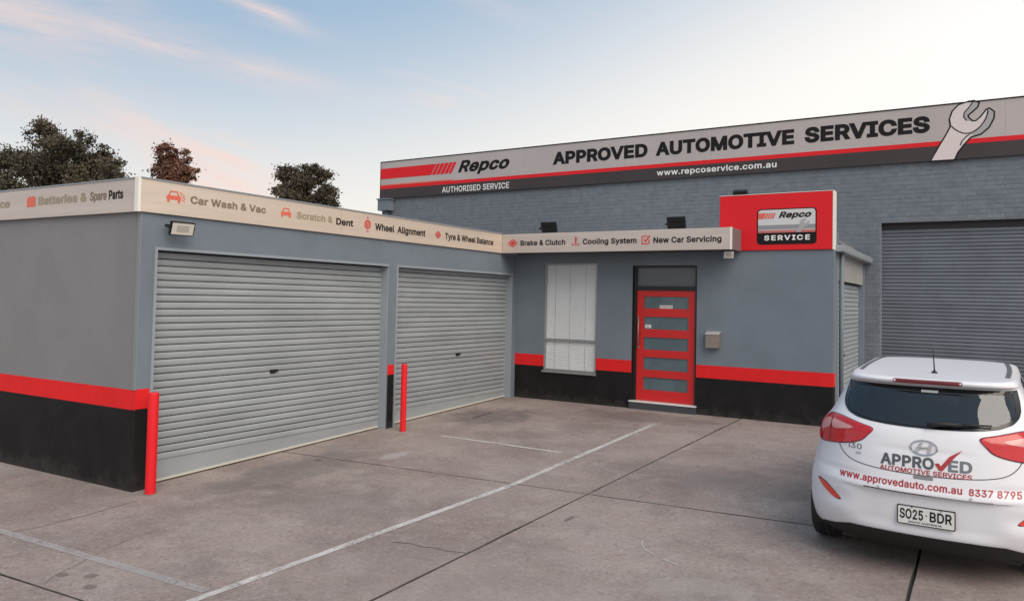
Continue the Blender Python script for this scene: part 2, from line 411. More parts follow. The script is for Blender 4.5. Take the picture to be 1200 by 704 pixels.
# letter outlines: advance, [contours as x, y, x, y ...] in thousandths of an em
GLYPH = {'&':(448,[(197,-7,150,-2,110,12,78,34,54,62,39,96,34,133,37,163,47,189,85,235,140,279,216,335,237,352,255,375,262,405,258,427,245,445,226,457,201,461,168,453,155,444,145,431,139,416,137,399,145,363,169,327,204,284,438,0,364,0,171,231,121,293,87,344,78,370,75,398,79,430,91,458,109,481,134,499,165,510,200,513,235,510,266,499,290,482,308,459,320,433,324,404,315,362,291,325,256,293,154,217,110,174,100,154,97,131,100,108,109,87,124,70,143,57,166,49,193,46,223,50,251,59,301,95,321,121,336,151,346,186,349,224,408,224,397,144,371,92,345,62,333,47,305,23,271,7)]),'.':(188,[(95,-4,78,-1,63,9,53,24,50,41,53,59,63,73,78,83,95,87,113,83,128,73,138,59,141,41,138,24,128,9,113,-1)]),'0':(453,[(227,-7,199,-5,174,1,151,11,130,24,111,41,95,62,80,86,69,113,60,144,53,178,49,214,48,254,49,294,53,330,60,364,69,395,81,422,95,447,112,467,130,484,151,498,174,508,200,514,227,516,254,514,279,508,302,498,323,484,342,467,358,447,372,422,384,395,393,364,400,330,404,294,405,254,404,214,400,178,393,144,384,113,373,86,359,62,342,41,323,24,302,11,279,1,254,-5),(227,50,261,56,290,74,313,103,330,144,344,254,330,365,313,405,290,435,261,453,227,460,192,453,163,435,140,405,123,365,109,254,123,144,140,103,163,74,192,56)]),'2':(453,[(64,0,64,47,234,229,282,282,311,327,320,371,317,397,308,419,293,436,273,449,250,457,224,460,196,457,172,447,153,433,139,413,130,390,127,362,66,362,71,405,86,442,111,473,143,496,182,511,225,516,268,511,306,497,337,474,361,445,376,411,381,372,371,318,336,259,267,180,153,60,153,57,389,57,389,0)]),'3':(453,[(218,-7,173,-3,133,10,98,30,70,57,52,91,44,132,109,132,115,107,126,87,144,71,165,59,219,50,248,53,275,61,297,74,315,93,325,116,329,145,326,172,316,196,299,217,275,234,242,244,201,248,157,248,157,299,288,448,288,452,70,452,70,509,372,509,372,461,211,278,211,289,239,290,264,288,287,284,308,276,344,253,371,222,387,186,393,145,387,103,370,66,344,36,309,12,266,-2)]),'5':(453,[(221,-7,178,-2,140,11,108,32,83,60,66,93,60,130,122,130,127,108,138,89,154,73,173,60,196,52,221,50,250,53,276,64,298,82,314,104,324,131,328,162,324,193,314,221,297,244,275,262,248,273,218,277,167,268,128,246,67,253,96,509,366,509,366,452,151,452,134,301,136,301,178,325,229,334,263,330,294,321,321,306,345,285,379,231,388,199,391,163,385,117,369,76,343,41,309,15,268,-1)]),'7':(453,[(97,0,323,448,323,452,62,452,62,509,391,509,391,449,165,0)]),'8':(453,[(226,-7,178,-2,136,11,101,33,74,62,57,96,52,135,55,166,65,195,81,220,101,241,125,256,153,265,153,267,119,282,93,308,76,342,70,380,75,417,90,450,114,477,146,498,184,511,226,516,269,511,306,498,337,477,361,450,377,417,382,380,376,342,359,308,333,282,300,267,300,265,327,256,351,241,372,220,387,195,397,166,401,135,395,96,378,62,352,33,317,11,275,-2),(226,49,258,52,285,60,307,74,323,91,333,113,337,139,333,165,322,189,305,208,283,223,256,232,226,235,196,232,169,223,147,208,130,189,119,165,115,139,119,113,129,91,145,74,167,60,195,52),(226,290,252,292,274,300,293,313,307,330,316,351,319,376,316,399,308,420,294,437,275,449,252,457,226,460,200,457,177,449,159,437,145,420,136,399,133,376,136,351,145,330,159,313,178,300,201,292)]),'9':(453,[(226,516,271,510,310,494,343,468,368,434,384,393,389,347,385,309,373,270,315,168,200,0,130,0,301,248,307,248,287,221,257,202,218,195,175,199,137,214,106,237,83,269,68,307,64,352,69,397,85,436,110,469,143,494,182,510),(226,460,199,457,174,446,154,429,138,407,129,381,125,352,129,322,138,295,154,274,174,257,199,247,226,243,254,247,279,257,299,273,314,295,324,321,327,350,324,381,314,407,299,429,279,446,254,457)]),'A':(480,[(16,0,201,509,276,509,463,0,395,0,287,302,264,372,232,478,245,478,213,371,191,302,85,0),(110,142,110,199,370,199,370,142)]),'B':(456,[(60,0,60,509,241,509,289,504,329,491,359,469,381,442,394,410,398,374,395,344,387,320,373,301,356,286,315,267,315,262,339,257,363,245,385,227,402,203,414,173,418,136,413,100,400,67,377,39,344,18,324,10,301,4,275,1,247,0),(125,57,245,57,296,63,330,80,349,105,355,137,352,161,342,184,327,203,306,218,279,228,248,231,125,231),(125,285,238,285,265,288,288,296,308,309,323,326,333,348,336,372,330,403,313,429,283,446,240,452,125,452)]),'C':(510,[(267,-7,235,-5,205,1,177,11,150,25,126,42,104,63,86,88,70,115,57,146,48,179,42,215,40,254,42,293,48,329,57,362,70,393,86,421,104,445,126,466,150,484,177,498,205,508,235,514,267,516,340,504,402,471,448,418,463,385,473,348,408,348,389,395,357,428,315,449,267,456,223,450,184,432,150,403,125,364,116,340,109,314,105,285,103,254,105,223,109,194,116,168,125,145,151,105,184,76,223,59,267,53,315,60,357,81,389,114,408,160,473,160,463,124,448,91,402,38,341,5)]),'D':(502,[(219,0,96,0,96,57,215,57,244,58,272,63,296,70,318,81,354,110,379,149,388,172,394,198,398,226,399,255,398,285,394,312,388,337,379,361,354,399,320,428,299,438,275,446,249,450,221,452,93,452,93,509,225,509,261,507,294,501,325,492,353,478,377,461,399,441,418,418,433,391,446,361,455,329,460,293,462,255,460,217,455,181,446,149,433,119,417,92,398,68,376,48,351,31,322,17,291,8,256,2),(125,509,125,0,60,0,60,509)]),'E':(419,[(60,0,60,509,372,509,372,452,125,452,125,286,355,286,355,229,125,229,125,57,375,57,375,0)]),'H':(517,[(60,0,60,509,125,509,125,289,392,289,392,509,457,509,457,0,392,0,392,232,125,232,125,0)]),'I':(300,[(31,0,31,57,118,57,118,452,31,452,31,509,269,509,269,452,183,452,183,57,269,57,269,0)]),'L':(393,[(60,0,60,509,125,509,125,57,361,57,361,0)]),'M':(628,[(60,0,60,509,152,509,277,187,287,159,299,123,311,84,322,49,307,49,318,83,330,121,342,158,352,187,476,509,568,509,568,0,504,0,504,291,504,327,505,369,506,413,507,457,513,457,498,409,482,363,467,322,456,291,342,0,286,0,170,291,159,321,145,361,129,408,112,457,119,457,120,416,121,372,122,328,122,291,122,0)]),'N':(523,[(60,0,60,509,136,509,343,183,363,151,388,107,414,55,405,54,401,108,399,157,399,195,399,509,463,509,463,0,387,0,202,290,177,331,148,381,108,452,119,454,122,384,124,328,125,291,125,0)]),'O':(533,[(267,-7,235,-5,205,1,177,11,150,25,126,42,105,63,86,88,70,115,57,146,48,179,42,215,40,254,42,293,48,329,57,362,70,393,86,421,105,445,126,466,150,484,177,498,205,508,235,514,267,516,299,514,329,508,357,498,384,484,408,466,429,445,448,421,464,393,477,362,486,329,491,293,493,254,491,215,486,179,477,146,464,115,448,88,429,63,408,42,384,25,357,11,329,1,299,-5),(267,53,310,59,349,76,383,105,408,144,418,168,425,194,429,223,430,254,429,286,425,314,418,341,408,365,383,404,349,433,310,450,267,456,223,450,184,433,151,404,125,364,116,340,109,314,105,285,103,254,105,223,109,194,116,168,125,144,151,105,184,76,223,59)]),'P':(445,[(60,0,60,509,235,509,263,507,289,503,312,497,332,487,366,462,390,430,404,391,409,348,404,304,390,265,366,233,332,207,312,198,289,191,263,187,235,186,109,186,109,242,233,242,269,246,297,256,318,272,333,294,342,319,344,348,342,376,333,402,318,423,297,439,268,449,232,452,125,452,125,0)]),'R':(449,[(60,0,60,509,236,509,264,507,290,504,313,497,333,489,367,465,390,433,405,395,409,352,405,309,390,271,367,240,333,217,312,209,289,203,264,199,236,198,96,198,96,255,234,255,269,258,298,267,319,281,334,300,342,324,345,352,342,380,334,405,319,425,298,440,269,449,233,452,125,452,125,0),(353,0,230,229,303,229,428,0)]),'S':(447,[(224,-9,172,-4,128,9,91,31,64,60,46,96,38,137,104,137,110,110,123,88,142,71,166,59,224,49,286,60,311,74,329,92,341,114,346,139,342,161,332,179,296,205,245,222,184,239,154,249,128,260,105,274,86,289,60,326,52,372,58,413,75,448,102,476,138,498,180,511,227,516,275,511,316,498,351,476,377,449,394,415,401,378,337,378,326,412,302,437,267,453,225,459,194,456,167,448,145,435,129,418,118,398,115,376,119,352,131,334,169,308,212,293,264,279,312,264,359,238,379,220,395,198,405,171,408,139,403,99,386,64,360,34,323,11,302,2,278,-4,252,-8)]),'T':(449,[(32,452,32,509,417,509,417,452,257,452,257,0,193,0,193,452)]),'U':(517,[(259,-8,230,-7,203,-2,177,5,154,15,114,43,85,80,66,124,60,173,60,509,124,509,124,178,128,144,141,113,160,87,187,68,220,56,259,52,298,56,331,68,357,87,377,113,389,144,393,178,393,509,457,509,457,173,451,124,433,80,403,43,363,15,340,5,315,-2,288,-7)]),'V':(480,[(204,0,16,509,84,509,192,206,215,137,248,31,235,31,267,138,290,206,395,509,463,509,278,0)]),'W':(686,[(155,0,16,509,82,509,163,196,175,145,187,94,197,40,189,40,200,94,211,145,224,196,306,509,380,509,462,196,474,145,486,94,497,40,488,40,499,94,510,145,523,196,603,509,670,509,530,0,455,0,368,323,351,391,336,475,350,475,335,395,318,323,230,0)]),'a':(389,[(160,-9,126,-5,94,5,68,22,48,45,35,73,30,108,34,138,43,161,58,179,78,193,125,211,178,220,234,227,265,235,273,243,276,255,276,257,273,279,267,297,256,311,240,322,196,331,149,322,118,301,100,274,41,291,57,322,79,346,104,364,133,375,194,384,239,379,286,360,306,343,322,320,333,290,337,251,337,0,277,0,277,52,272,52,252,25,215,1),(170,45,202,49,228,59,248,74,263,93,272,115,276,138,276,190,259,182,231,176,200,171,175,168,134,159,103,139,95,124,92,105,94,87,102,72,114,61,130,52)]),'c':(396,[(207,-8,159,-2,117,16,82,46,56,85,46,108,40,133,36,159,34,187,36,216,40,243,46,268,56,291,82,330,117,360,159,378,207,384,260,377,305,356,340,322,362,277,303,262,290,289,270,311,242,325,207,330,173,325,145,310,124,287,108,258,96,187,108,117,124,89,145,66,173,51,207,46,243,52,271,66,292,89,304,117,363,102,341,56,306,21,261,-1)]),'d':(424,[(195,-8,151,-2,111,16,79,45,55,84,46,108,39,133,35,160,34,189,35,218,39,245,46,270,55,293,79,332,112,361,151,378,196,384,228,381,253,373,287,346,306,319,311,319,311,509,372,509,372,0,313,0,313,59,307,59,287,31,252,4,227,-5),(205,47,236,51,263,65,284,86,299,115,309,150,312,189,309,229,300,263,284,291,263,312,237,325,205,330,172,325,145,311,124,290,108,261,99,227,96,189,99,151,109,117,124,88,145,66,172,51)]),'e':(404,[(212,-8,185,-7,161,-2,138,6,117,16,82,46,56,85,46,108,40,132,35,159,34,187,35,215,39,242,46,267,55,290,81,329,115,359,157,378,205,384,266,374,294,361,319,341,341,315,357,282,368,242,371,194,371,169,75,169,75,221,338,221,310,202,307,237,298,269,283,294,263,314,237,326,205,330,173,326,146,313,125,294,109,270,99,241,96,211,96,178,100,139,110,106,128,80,151,61,179,50,212,46,254,53,285,73,306,105,365,91,353,63,335,39,311,19,283,4,249,-5)]),'g':(425,[(207,-151,134,-140,82,-110,51,-69,101,-41,122,-66,154,-88,207,-97,249,-92,282,-75,304,-47,311,-6,311,68,306,68,287,41,252,16,227,8,195,5,152,10,113,27,80,53,55,90,46,112,39,136,35,163,34,191,35,220,39,246,46,271,55,293,80,332,112,361,152,378,196,384,228,382,253,373,288,346,308,319,313,319,313,379,372,379,372,-9,367,-54,350,-90,324,-117,291,-136,251,-147),(205,59,237,63,264,75,285,95,300,121,309,154,312,193,309,231,300,264,285,291,264,312,237,325,205,330,172,325,145,312,124,290,109,262,99,229,96,193,99,155,109,123,124,96,145,76,172,63)]),'h':(410,[(114,227,114,0,53,0,53,509,114,509,114,287,102,287,124,332,152,362,187,379,227,384,264,380,295,369,321,349,341,321,353,285,357,240,357,0,296,0,296,235,290,275,273,304,246,323,210,329,184,326,161,317,141,303,126,283,117,257)]),'i':(167,[(53,0,53,379,114,379,114,0),(84,443,67,446,54,455,44,468,41,483,44,499,54,512,67,521,84,524,100,521,114,512,123,499,126,483,123,468,114,455,100,446)]),'k':(381,[(110,137,110,212,121,212,284,379,360,379,184,199,177,199),(53,0,53,509,114,509,114,0),(294,0,148,186,191,229,372,0)]),'l':(189,[(139,-2,101,3,74,20,58,47,53,84,53,509,114,509,114,99,115,77,120,62,130,54,146,52,160,53,170,54,181,3,162,-1)]),'m':(610,[(53,0,53,379,112,379,112,295,108,295,118,323,132,346,151,363,172,376,219,386,257,380,287,361,309,331,321,295,312,295,322,321,337,343,357,361,381,375,407,383,437,386,468,383,497,372,522,354,541,328,553,296,557,255,557,0,496,0,496,254,490,289,473,313,447,326,419,330,395,328,374,320,358,307,345,290,338,270,335,247,335,0,274,0,274,260,269,288,253,311,229,326,199,330,178,328,158,320,140,307,126,289,117,266,114,238,114,0)]),'n':(410,[(114,227,114,0,53,0,53,379,112,379,112,287,102,287,124,332,152,362,187,379,227,384,264,380,295,369,321,349,341,321,353,285,357,240,357,0,296,0,296,235,290,275,273,304,246,323,210,329,184,326,161,317,141,303,126,283,117,257)]),'o':(415,[(207,-8,159,-2,117,16,82,46,56,85,46,108,40,133,36,159,34,187,36,216,40,243,46,268,56,291,82,330,117,360,159,378,207,384,256,378,299,360,333,330,359,291,369,268,376,243,380,216,381,187,380,159,376,133,369,108,359,85,333,46,299,16,256,-2),(207,46,242,51,270,66,292,89,307,117,319,187,307,258,292,287,270,310,242,325,207,330,173,325,145,310,124,287,108,258,96,187,108,117,124,89,145,66,173,51)]),'p':(424,[(53,-143,53,379,112,379,112,319,118,319,137,346,171,373,197,381,229,384,274,378,313,361,345,332,370,293,379,270,385,245,389,218,390,189,389,160,385,133,379,108,370,84,346,45,313,16,274,-2,229,-8,198,-5,173,4,138,31,118,59,114,59,114,-143),(220,47,253,51,279,66,301,88,316,117,325,151,328,189,325,227,316,261,301,290,280,311,253,325,220,330,188,325,161,312,140,291,125,263,116,229,113,189,116,150,125,115,140,86,162,65,188,51)]),'r':(259,[(53,0,53,379,112,379,112,321,115,321,130,347,152,367,181,380,213,385,229,384,243,384,243,322,230,324,207,326,182,323,159,315,140,301,126,284,117,262,114,237,114,0)]),'s':(365,[(182,-8,112,3,84,18,62,38,45,63,36,94,94,107,105,79,124,60,150,49,181,45,217,50,244,62,262,81,268,103,265,121,254,136,237,147,212,155,149,170,104,186,72,208,53,237,47,274,51,305,65,332,87,354,115,370,149,381,187,384,223,381,254,372,279,358,299,339,324,290,268,277,258,298,243,316,219,328,187,333,156,329,131,317,114,299,109,277,112,258,124,243,144,232,172,223,229,209,275,194,306,171,325,142,331,107,326,75,312,47,290,24,260,6,223,-5)]),'t':(227,[(204,379,204,327,6,327,6,379),(65,471,126,471,126,98,128,76,136,61,150,53,170,50,185,51,202,54,213,2,192,-3,168,-4,125,2,92,21,72,52,65,93)]),'u':(410,[(182,-5,146,-1,115,11,89,31,69,59,57,95,53,139,53,379,114,379,114,144,119,105,137,75,164,56,200,50,226,53,249,62,268,77,283,97,293,122,296,153,296,379,357,379,357,0,298,0,298,92,307,92,286,47,257,17,222,0)]),'v':(389,[(163,0,17,379,84,379,165,155,187,87,206,21,184,21,203,87,224,155,305,379,371,379,226,0)]),'w':(567,[(138,0,23,379,87,379,133,214,154,137,175,41,165,41,186,135,206,214,252,379,316,379,362,214,382,136,402,41,391,41,413,135,434,214,480,379,545,379,429,0,368,0,319,172,305,225,291,280,277,338,291,338,277,280,263,225,248,172,199,0)]),'y':(389,[(47,-139,61,-86,71,-87,104,-89,118,-84,130,-74,151,-36,163,-1,17,379,84,379,165,155,187,87,206,21,184,21,202,87,224,155,305,379,371,379,204,-58,177,-107,159,-124,139,-136,91,-145,65,-143)])}


def area2(P): return sum(P[i - 1][0] * P[i][1] - P[i][0] * P[i - 1][1] for i in range(len(P)))
def inside(p, P):
    c = False
    for i in range(len(P)):
        (x1, y1), (x2, y2) = P[i - 1], P[i]
        if (y1 > p[1]) != (y2 > p[1]) and p[0] < (x2 - x1) * (p[1] - y1) / (y2 - y1) + x1: c = not c
    return c
def grow(P, d):
    """push a closed outline to its right-hand side by d"""
    o = []; n = len(P)
    for i in range(n):
        a, b_, c_ = Vector(P[i - 1]), Vector(P[i]), Vector(P[(i + 1) % n])
        t1 = (b_ - a).normalized(); t2 = (c_ - b_).normalized(); n1 = Vector((t1.y, -t1.x)); n2 = Vector((t2.y, -t2.x))
        nn = n1 + n2; k = nn.length_squared / 2
        nn = nn / max(k, 0.7) if k > 0.02 else n1
        o.append(tuple(b_ + nn * d))
    return o
CAPH = 0.509


_gm = {}; WORD = []
def glyph_mesh(ch, cs, bold, sg):
    k = (ch, bold)
    if k not in _gm:
        L = [grow(P, bold * sg) for P in cs]; V = [Vector(p) for P in L for p in P]; E_ = []; i0_ = 0
        for P in L:
            E_ += [(i0_ + i, i0_ + (i + 1) % len(P)) for i in range(len(P))]; i0_ += len(P)
        r = delaunay_2d_cdt(V, E_, [], 0, 1e-5); vo, fo = r[0], r[2]

        def winding(p):
            w_ = 0
            for P in L:
                for i in range(len(P)):
                    (x1, y1), (x2, y2) = P[i - 1], P[i]
                    if (y1 > p.y) != (y2 > p.y) and p.x < (x2 - x1) * (p.y - y1) / (y2 - y1) + x1: w_ += 1 if y2 > y1 else -1
            return w_
        keep = [tuple(f) for f in fo if winding(sum((vo[i] for i in f), Vector((0, 0))) / len(f)) != 0]
        _gm[k] = ([(v.x, v.y) for v in vo], keep)
    return _gm[k]


def textverts(s, bold=0.0, space=1.0, shear=0.0):
    bold *= 0.70
    vs, fs, x = [], [], 0.0; WORD.clear(); wi = 0
    for ch in s:
        if ch == ' ': x += 0.20 * space; wi += 1; continue
        adv, cs = GLYPH[ch]
        cs = [[(c[i] / 1000, c[i + 1] / 1000) for i in range(0, len(c), 2)] for c in cs]
        big = max(cs, key=lambda P: abs(area2(P))); sg = 1 if area2(big) > 0 else -1
        # outer contours run one way, holes the other: growing along the same side thickens the stroke
        gv, gf = glyph_mesh(ch, cs, bold, sg)
        b = len(vs); vs += [(x + p[0] + shear * p[1], p[1]) for p in gv]; fs += [tuple(i + b for i in t) for t in gf]; WORD.extend([wi] * len(gf))
        x += adv / 1000 * space + bold * 0.7
    return vs, fs


def text(s, u0, u1, v0, cap, fn, bold=0.0, space=1.0, shear=0.0, mb=None):
    """letters from u0 to u1 (u1 may be smaller for a plane read right to left), baseline v0, capital height cap"""
    vs, fs = textverts(s, bold, space, shear); us = {i for f in fs for i in f}; a = min(vs[i][0] for i in us); b = max(vs[i][0] for i in us)
    bold *= 0.70; ch = CAPH + 2 * bold
    mb = mb or MB()
    return mb.add([fn(u0 + (x - a) / (b - a) * (u1 - u0), v0 + (y + bold) / ch * cap) for x, y in vs], fs)


# ------------------------------------------------------------------ ground
gb = MB()
xs = [-900, -200, -40, -14, 0, 8, 16, 40, 200, 900]; ys = [-900, -200, -40, -8, 0, 6, 12, 18, 24, 60, 200, 900]
gcl = lambda x, y: SY * (max(-8, min(24, y)) - YG0) + SX * max(-14, min(16, x)) - 0.045
gb.add([(x, y, gcl(x, y)) for y in ys for x in xs], [(j * 10 + i, j * 10 + i + 1, (j + 1) * 10 + i + 1, (j + 1) * 10 + i) for j in range(11) for i in range(9)])
ground = gb.build('ground', M['earth']); tag(ground, kind='structure')
yb = MB().add([(x, y, gz(x, y) - 0.022) for x, y in ((-13.5, -7), (15.5, -7), (15.5, 16.3), (-13.5, 16.3))], [(0, 1, 2, 3)])
yard = yb.build('concrete_yard', M['joint']); tag(yard, kind='structure')
J1 = lambda y: 3.93 + 0.040 * (y - 4.5)
J4 = lambda y: 7.085 + 0.01 * (y - 6.9)
JX = [lambda y: -13.4, lambda y: -4.6 + 0.1 * (y - 3.6), J1, J4, lambda y: 11.2 + 0.02 * y, lambda y: 15.4]
JY = [lambda x: -6.9, lambda x: -1.3 + 0.066 * x, lambda x: 2.82 + 0.066 * x, lambda x: 6.84 + 0.082 * x, lambda x: 16.2]
G = 0.0045
def cross(fx, fy):
    x, y = 0, 0
    for _ in range(30): x = fx(y); y = fy(x)
    return x, y
for i in range(5):
    for j in range(4):
        c = [cross(JX[i], JY[j]), cross(JX[i + 1], JY[j]), cross(JX[i + 1], JY[j + 1]), cross(JX[i], JY[j + 1])]
        c = [(c[0][0] + G, c[0][1] + G), (c[1][0] - G, c[1][1] + G), (c[2][0] - G, c[2][1] - G), (c[3][0] + G, c[3][1] - G)]
        # worn arris: edge points wander by a few millimetres
        rim = []
        for k in range(4):
            a, b = Vector(c[k]), Vector(c[(k + 1) % 4]); n = max(2, int((b - a).length / 0.22)); nn = Vector((-(b - a).y, (b - a).x)).normalized()
            for q in range(n):
                p = a.lerp(b, q / n) + (nn * abs(random.gauss(0, 0.0035)) if q else Vector((0, 0))); rim.append(p)
        cen = sum(rim, Vector((0, 0))) / len(rim); mb = MB(); n = len(rim)
        top = [p + (cen - p).normalized() * 0.006 for p in rim]
        mb.v = [(p.x, p.y, gz(p.x, p.y)) for p in top] + [(p.x, p.y, gz(p.x, p.y) - 0.005) for p in rim] + [(p.x, p.y, gz(p.x, p.y) - 0.02) for p in rim]
        mb.f = [tuple(range(n))] + [(k, k + n, (k + 1) % n + n, (k + 1) % n) for k in range(n)] + [(k + n, k + 2 * n, (k + 1) % n + 2 * n, (k + 1) % n + n) for k in range(n)]
        o = mb.build('concrete_slab', M['concrete'], yard); o.data.materials.append(M['joint'])
        for p in o.data.polygons:
            if len(p.vertices) == 4 and p.index > 0: p.material_index = 1


def strip(name, pts, w, m, dz=0.004, rag=0.0, parent=None):
    mb = MB(); P = [Vector(p) for p in pts]; dense = []
    for a, b in zip(P, P[1:]):
        n = max(1, int((b - a).length / 0.12)); dense += [a.lerp(b, k / n) for k in range(n)]
    dense.append(P[-1])
    for i, p in enumerate(dense):
        d = (dense[min(i + 1, len(dense) - 1)] - dense[max(i - 1, 0)]).normalized(); nn = Vector((-d.y, d.x))
        for s in (-1, 1):
            q = p + nn * s * (w / 2 + random.gauss(0, rag)); mb.v.append((q.x, q.y, gz(q.x, q.y) + dz))
    mb.f = [(2 * i, 2 * i + 1, 2 * i + 3, 2 * i + 2) for i in range(len(dense) - 1)]
    return mb.build(name, m, parent)


strip('painted_line', [(3.235, 11.2), (3.19, 7.05), (2.866, 3.363), (2.6, 0.2)], 0.075, M['line'], rag=0.002, parent=yard)
strip('painted_line', [(1.0, 8.70), (2.92, 8.68)], 0.06, M['line'], rag=0.002, parent=yard)
strip('painted_line', [(-6.5, 3.02), (0.139, 3.376), (2.80, 3.52)], 0.075, M['linefaint'], rag=0.002, parent=yard)
strip('crack', [(3.27, 5.0), (3.42, 5.04), (3.66, 5.07), (3.80, 5.10), (3.99, 5.16)] if False else [(3.27, 5.0), (3.42, 5.05), (3.55, 5.04), (3.66, 5.08), (3.78, 5.07), (3.94, 5.12)], 0.009, M['crack'], 0.003, 0.001, parent=yard)
strip('crack', [(0.22, 3.30), (0.26, 3.46), (0.33, 3.63), (0.31, 3.80), (0.34, 3.98), (0.32, 4.2), (0.29, 4.56)], 0.007, M['crack'], 0.003, 0.001, parent=yard)
strip('crack', [(1.71, 2.96), (1.60, 3.08), (1.52, 3.3), (1.40, 3.55), (1.30, 3.9), (1.28, 4.2)], 0.004, M['crack'], 0.003, 0.0008, parent=yard)
strip('rust_streak', [(0.571, 10.05), (0.55, 10.68)], 0.03, mat('dark_rust_streak', (0.07, 0.035, 0.032), 0.9), 0.003, 0.002, parent=yard)
M['scuff'] = mat('chalky_scuff', (0.46, 0.44, 0.43), 0.9)
strip('scuff', [(5.05, 6.16), (5.09, 6.05), (5.17, 5.95), (5.27, 5.88)], 0.012, M['scuff'], 0.004, 0.002, parent=yard)
strip('scuff', [(5.36, 5.83), (5.43, 5.80), (5.50, 5.775)], 0.010, M['scuff'], 0.004, 0.002, parent=yard)
strip('scuff', [(2.05, 9.9), (2.25, 9.93)], 0.03, M['scuff'], 0.003, 0.004, parent=yard)

# ------------------------------------------------------------------ roller doors
def slat_mesh(width, pitch, axis, m):
    """one curved slat, its length along +axis ('x' or 'y'), bulging outwards (-Y, or +X)"""
    prof = [(0.0, -0.003), (0.02, 0.003), (0.09, 0.0075), (0.20, 0.0120), (0.50, 0.0135), (0.76, 0.0125), (0.87, 0.0085), (0.90, 0.003), (0.91, -0.004)]
    mb = MB(); k = len(prof)
    for s in (0, width):
        for z, o in prof: mb.v.append((s, -o, z * pitch) if axis == 'x' else (o, s, z * pitch))
    mb.f = [(i, i + 1, k + i + 1, k + i) for i in range(k - 1)]
    me = mb.mesh('slat', m, fix=False)
    bm = bmesh.new(); bm.from_mesh(me)
    for f in bm.faces:
        f.normal_update()
        want = Vector((0, -1, 0)) if axis == 'x' else Vector((1, 0, 0))
        if f.normal.dot(want) < 0: f.normal_flip()
    bm.to_mesh(me); bm.free()
    return me


def roller_door(parent, axis, a0, a1, depth, z0, z1, pitch, m, rail=0.19, lock=None, gap=0.0):
    """curtain between a0 and a1 along axis at plane depth; parts: slat..., bottom_rail"""
    width = a1 - a0
    box = (lambda mb, s0, s1, o0, o1, q0, q1: mb.box(s0, s1, depth - o1, depth - o0, q0, q1)) if axis == 'x' else \
          (lambda mb, s0, s1, o0, o1, q0, q1: mb.box(depth + o0, depth + o1, s0, s1, q0, q1))
    base = MB(); box(base, a0, a1, -0.03, -0.012, z0, z1)
    door = base.build('roller_door', M['blackm'], parent)  # black backing stands for shade in the header gap and slat grooves
    me = slat_mesh(width, pitch, axis, m)
    zb = z0 + rail; k = 0
    while zb + k * pitch < z1 - gap - pitch * 0.3:
        o = bpy.data.objects.new('slat', me); link(o, door)
        jit = random.gauss(0, 0.0012)
        o.location = (Vector((a0, depth + jit, zb + k * pitch)) if axis == 'x' else Vector((depth + jit, a0, zb + k * pitch)))
        k += 1
    g = lambda s: gz(s, depth) if axis == 'x' else gz(depth, s)
    r = MB()
    gA, gB = g(a0) + 0.035, g(a1) + 0.035
    def wedge(mb, o0, o1, q0a, q0b, q1):
        P = lambda s, o, z: (s, depth - o, z) if axis == 'x' else (depth + o, s, z)
        mb.add([P(a0, o0, q0a), P(a1, o0, q0b), P(a1, o1, q0b), P(a0, o1, q0a), P(a0, o0, q1), P(a1, o0, q1), P(a1, o1, q1), P(a0, o1, q1)],
               [(0, 1, 2, 3), (4, 5, 6, 7), (0, 1, 5, 4), (1, 2, 6, 5), (2, 3, 7, 6), (3, 0, 4, 7)])
    wedge(r, -0.005, 0.006, gA, gB, zb); r.build('bottom_rail', m, door)
    s = MB(); P = lambda s_, o, z: (s_, depth - o, z) if axis == 'x' else (depth + o, s_, z)
    s.add([P(a0, -0.004, gA - 0.018), P(a1, -0.004, gB - 0.018), P(a1, 0.022, gB - 0.018), P(a0, 0.022, gA - 0.018),
           P(a0, -0.004, gA + 0.004), P(a1, -0.004, gB + 0.004), P(a1, 0.022, gB + 0.004), P(a0, 0.022, gA + 0.004)],
          [(0, 1, 2, 3), (4, 5, 6, 7), (0, 1, 5, 4), (1, 2, 6, 5), (2, 3, 7, 6), (3, 0, 4, 7)])
    s.build('bottom_seal', M['seal'], door)
    if lock:
        l = MB(); box(l, lock[0] - 0.05, lock[0] + 0.035, 0.012, 0.03, lock[1] - 0.026, lock[1] + 0.024)
        box(l, lock[0] + 0.037, lock[0] + 0.075, 0.012, 0.04, lock[1] - 0.004, lock[1] + 0.022)
        l.build('lock', M['blackm'], door, bevel=0.004)
    return door


# ------------------------------------------------------------------ garage (left wing)
garage = root('garage_building', (-4, 8, 0), 'long low grey garage wing on the left with two grey roller doors', 'garage')
XW = -0.03; T = 0.22; ZL = -0.4
D1 = (4.885, 8.625); D2 = (8.845, 12.165); ZD = 2.552
w = MB()
w.box(XW - T, XW, 4.70, D1[0], 1.072, 2.944); w.box(XW - T, XW, D1[1], D2[0], 1.078, 2.944); w.box(XW - T, XW, D2[1], YO - 0.002, ZL, 2.944)
w.box(XW - T, XW, D1[0], D1[1], ZD, 2.944); w.box(XW - T, XW, D2[0], D2[1], ZD, 2.944)
w.box(XW - T, XW, D1[1], D1[1] + 0.045, ZL, 1.078)
w.build('wall', M['wall'], garage)
pieces('red_band', M['red'], garage, [(XW - T, XW, 4.70, D1[0], 0.862, 1.072), (XW - T, XW, D1[1] + 0.045, D2[0], 0.93, 1.078)])
pieces('black_band', M['black'], garage, [(XW - T, XW, 4.70, D1[0], ZL, 0.862), (XW - T, XW, D1[1] + 0.045, D2[0], ZL, 0.93)])
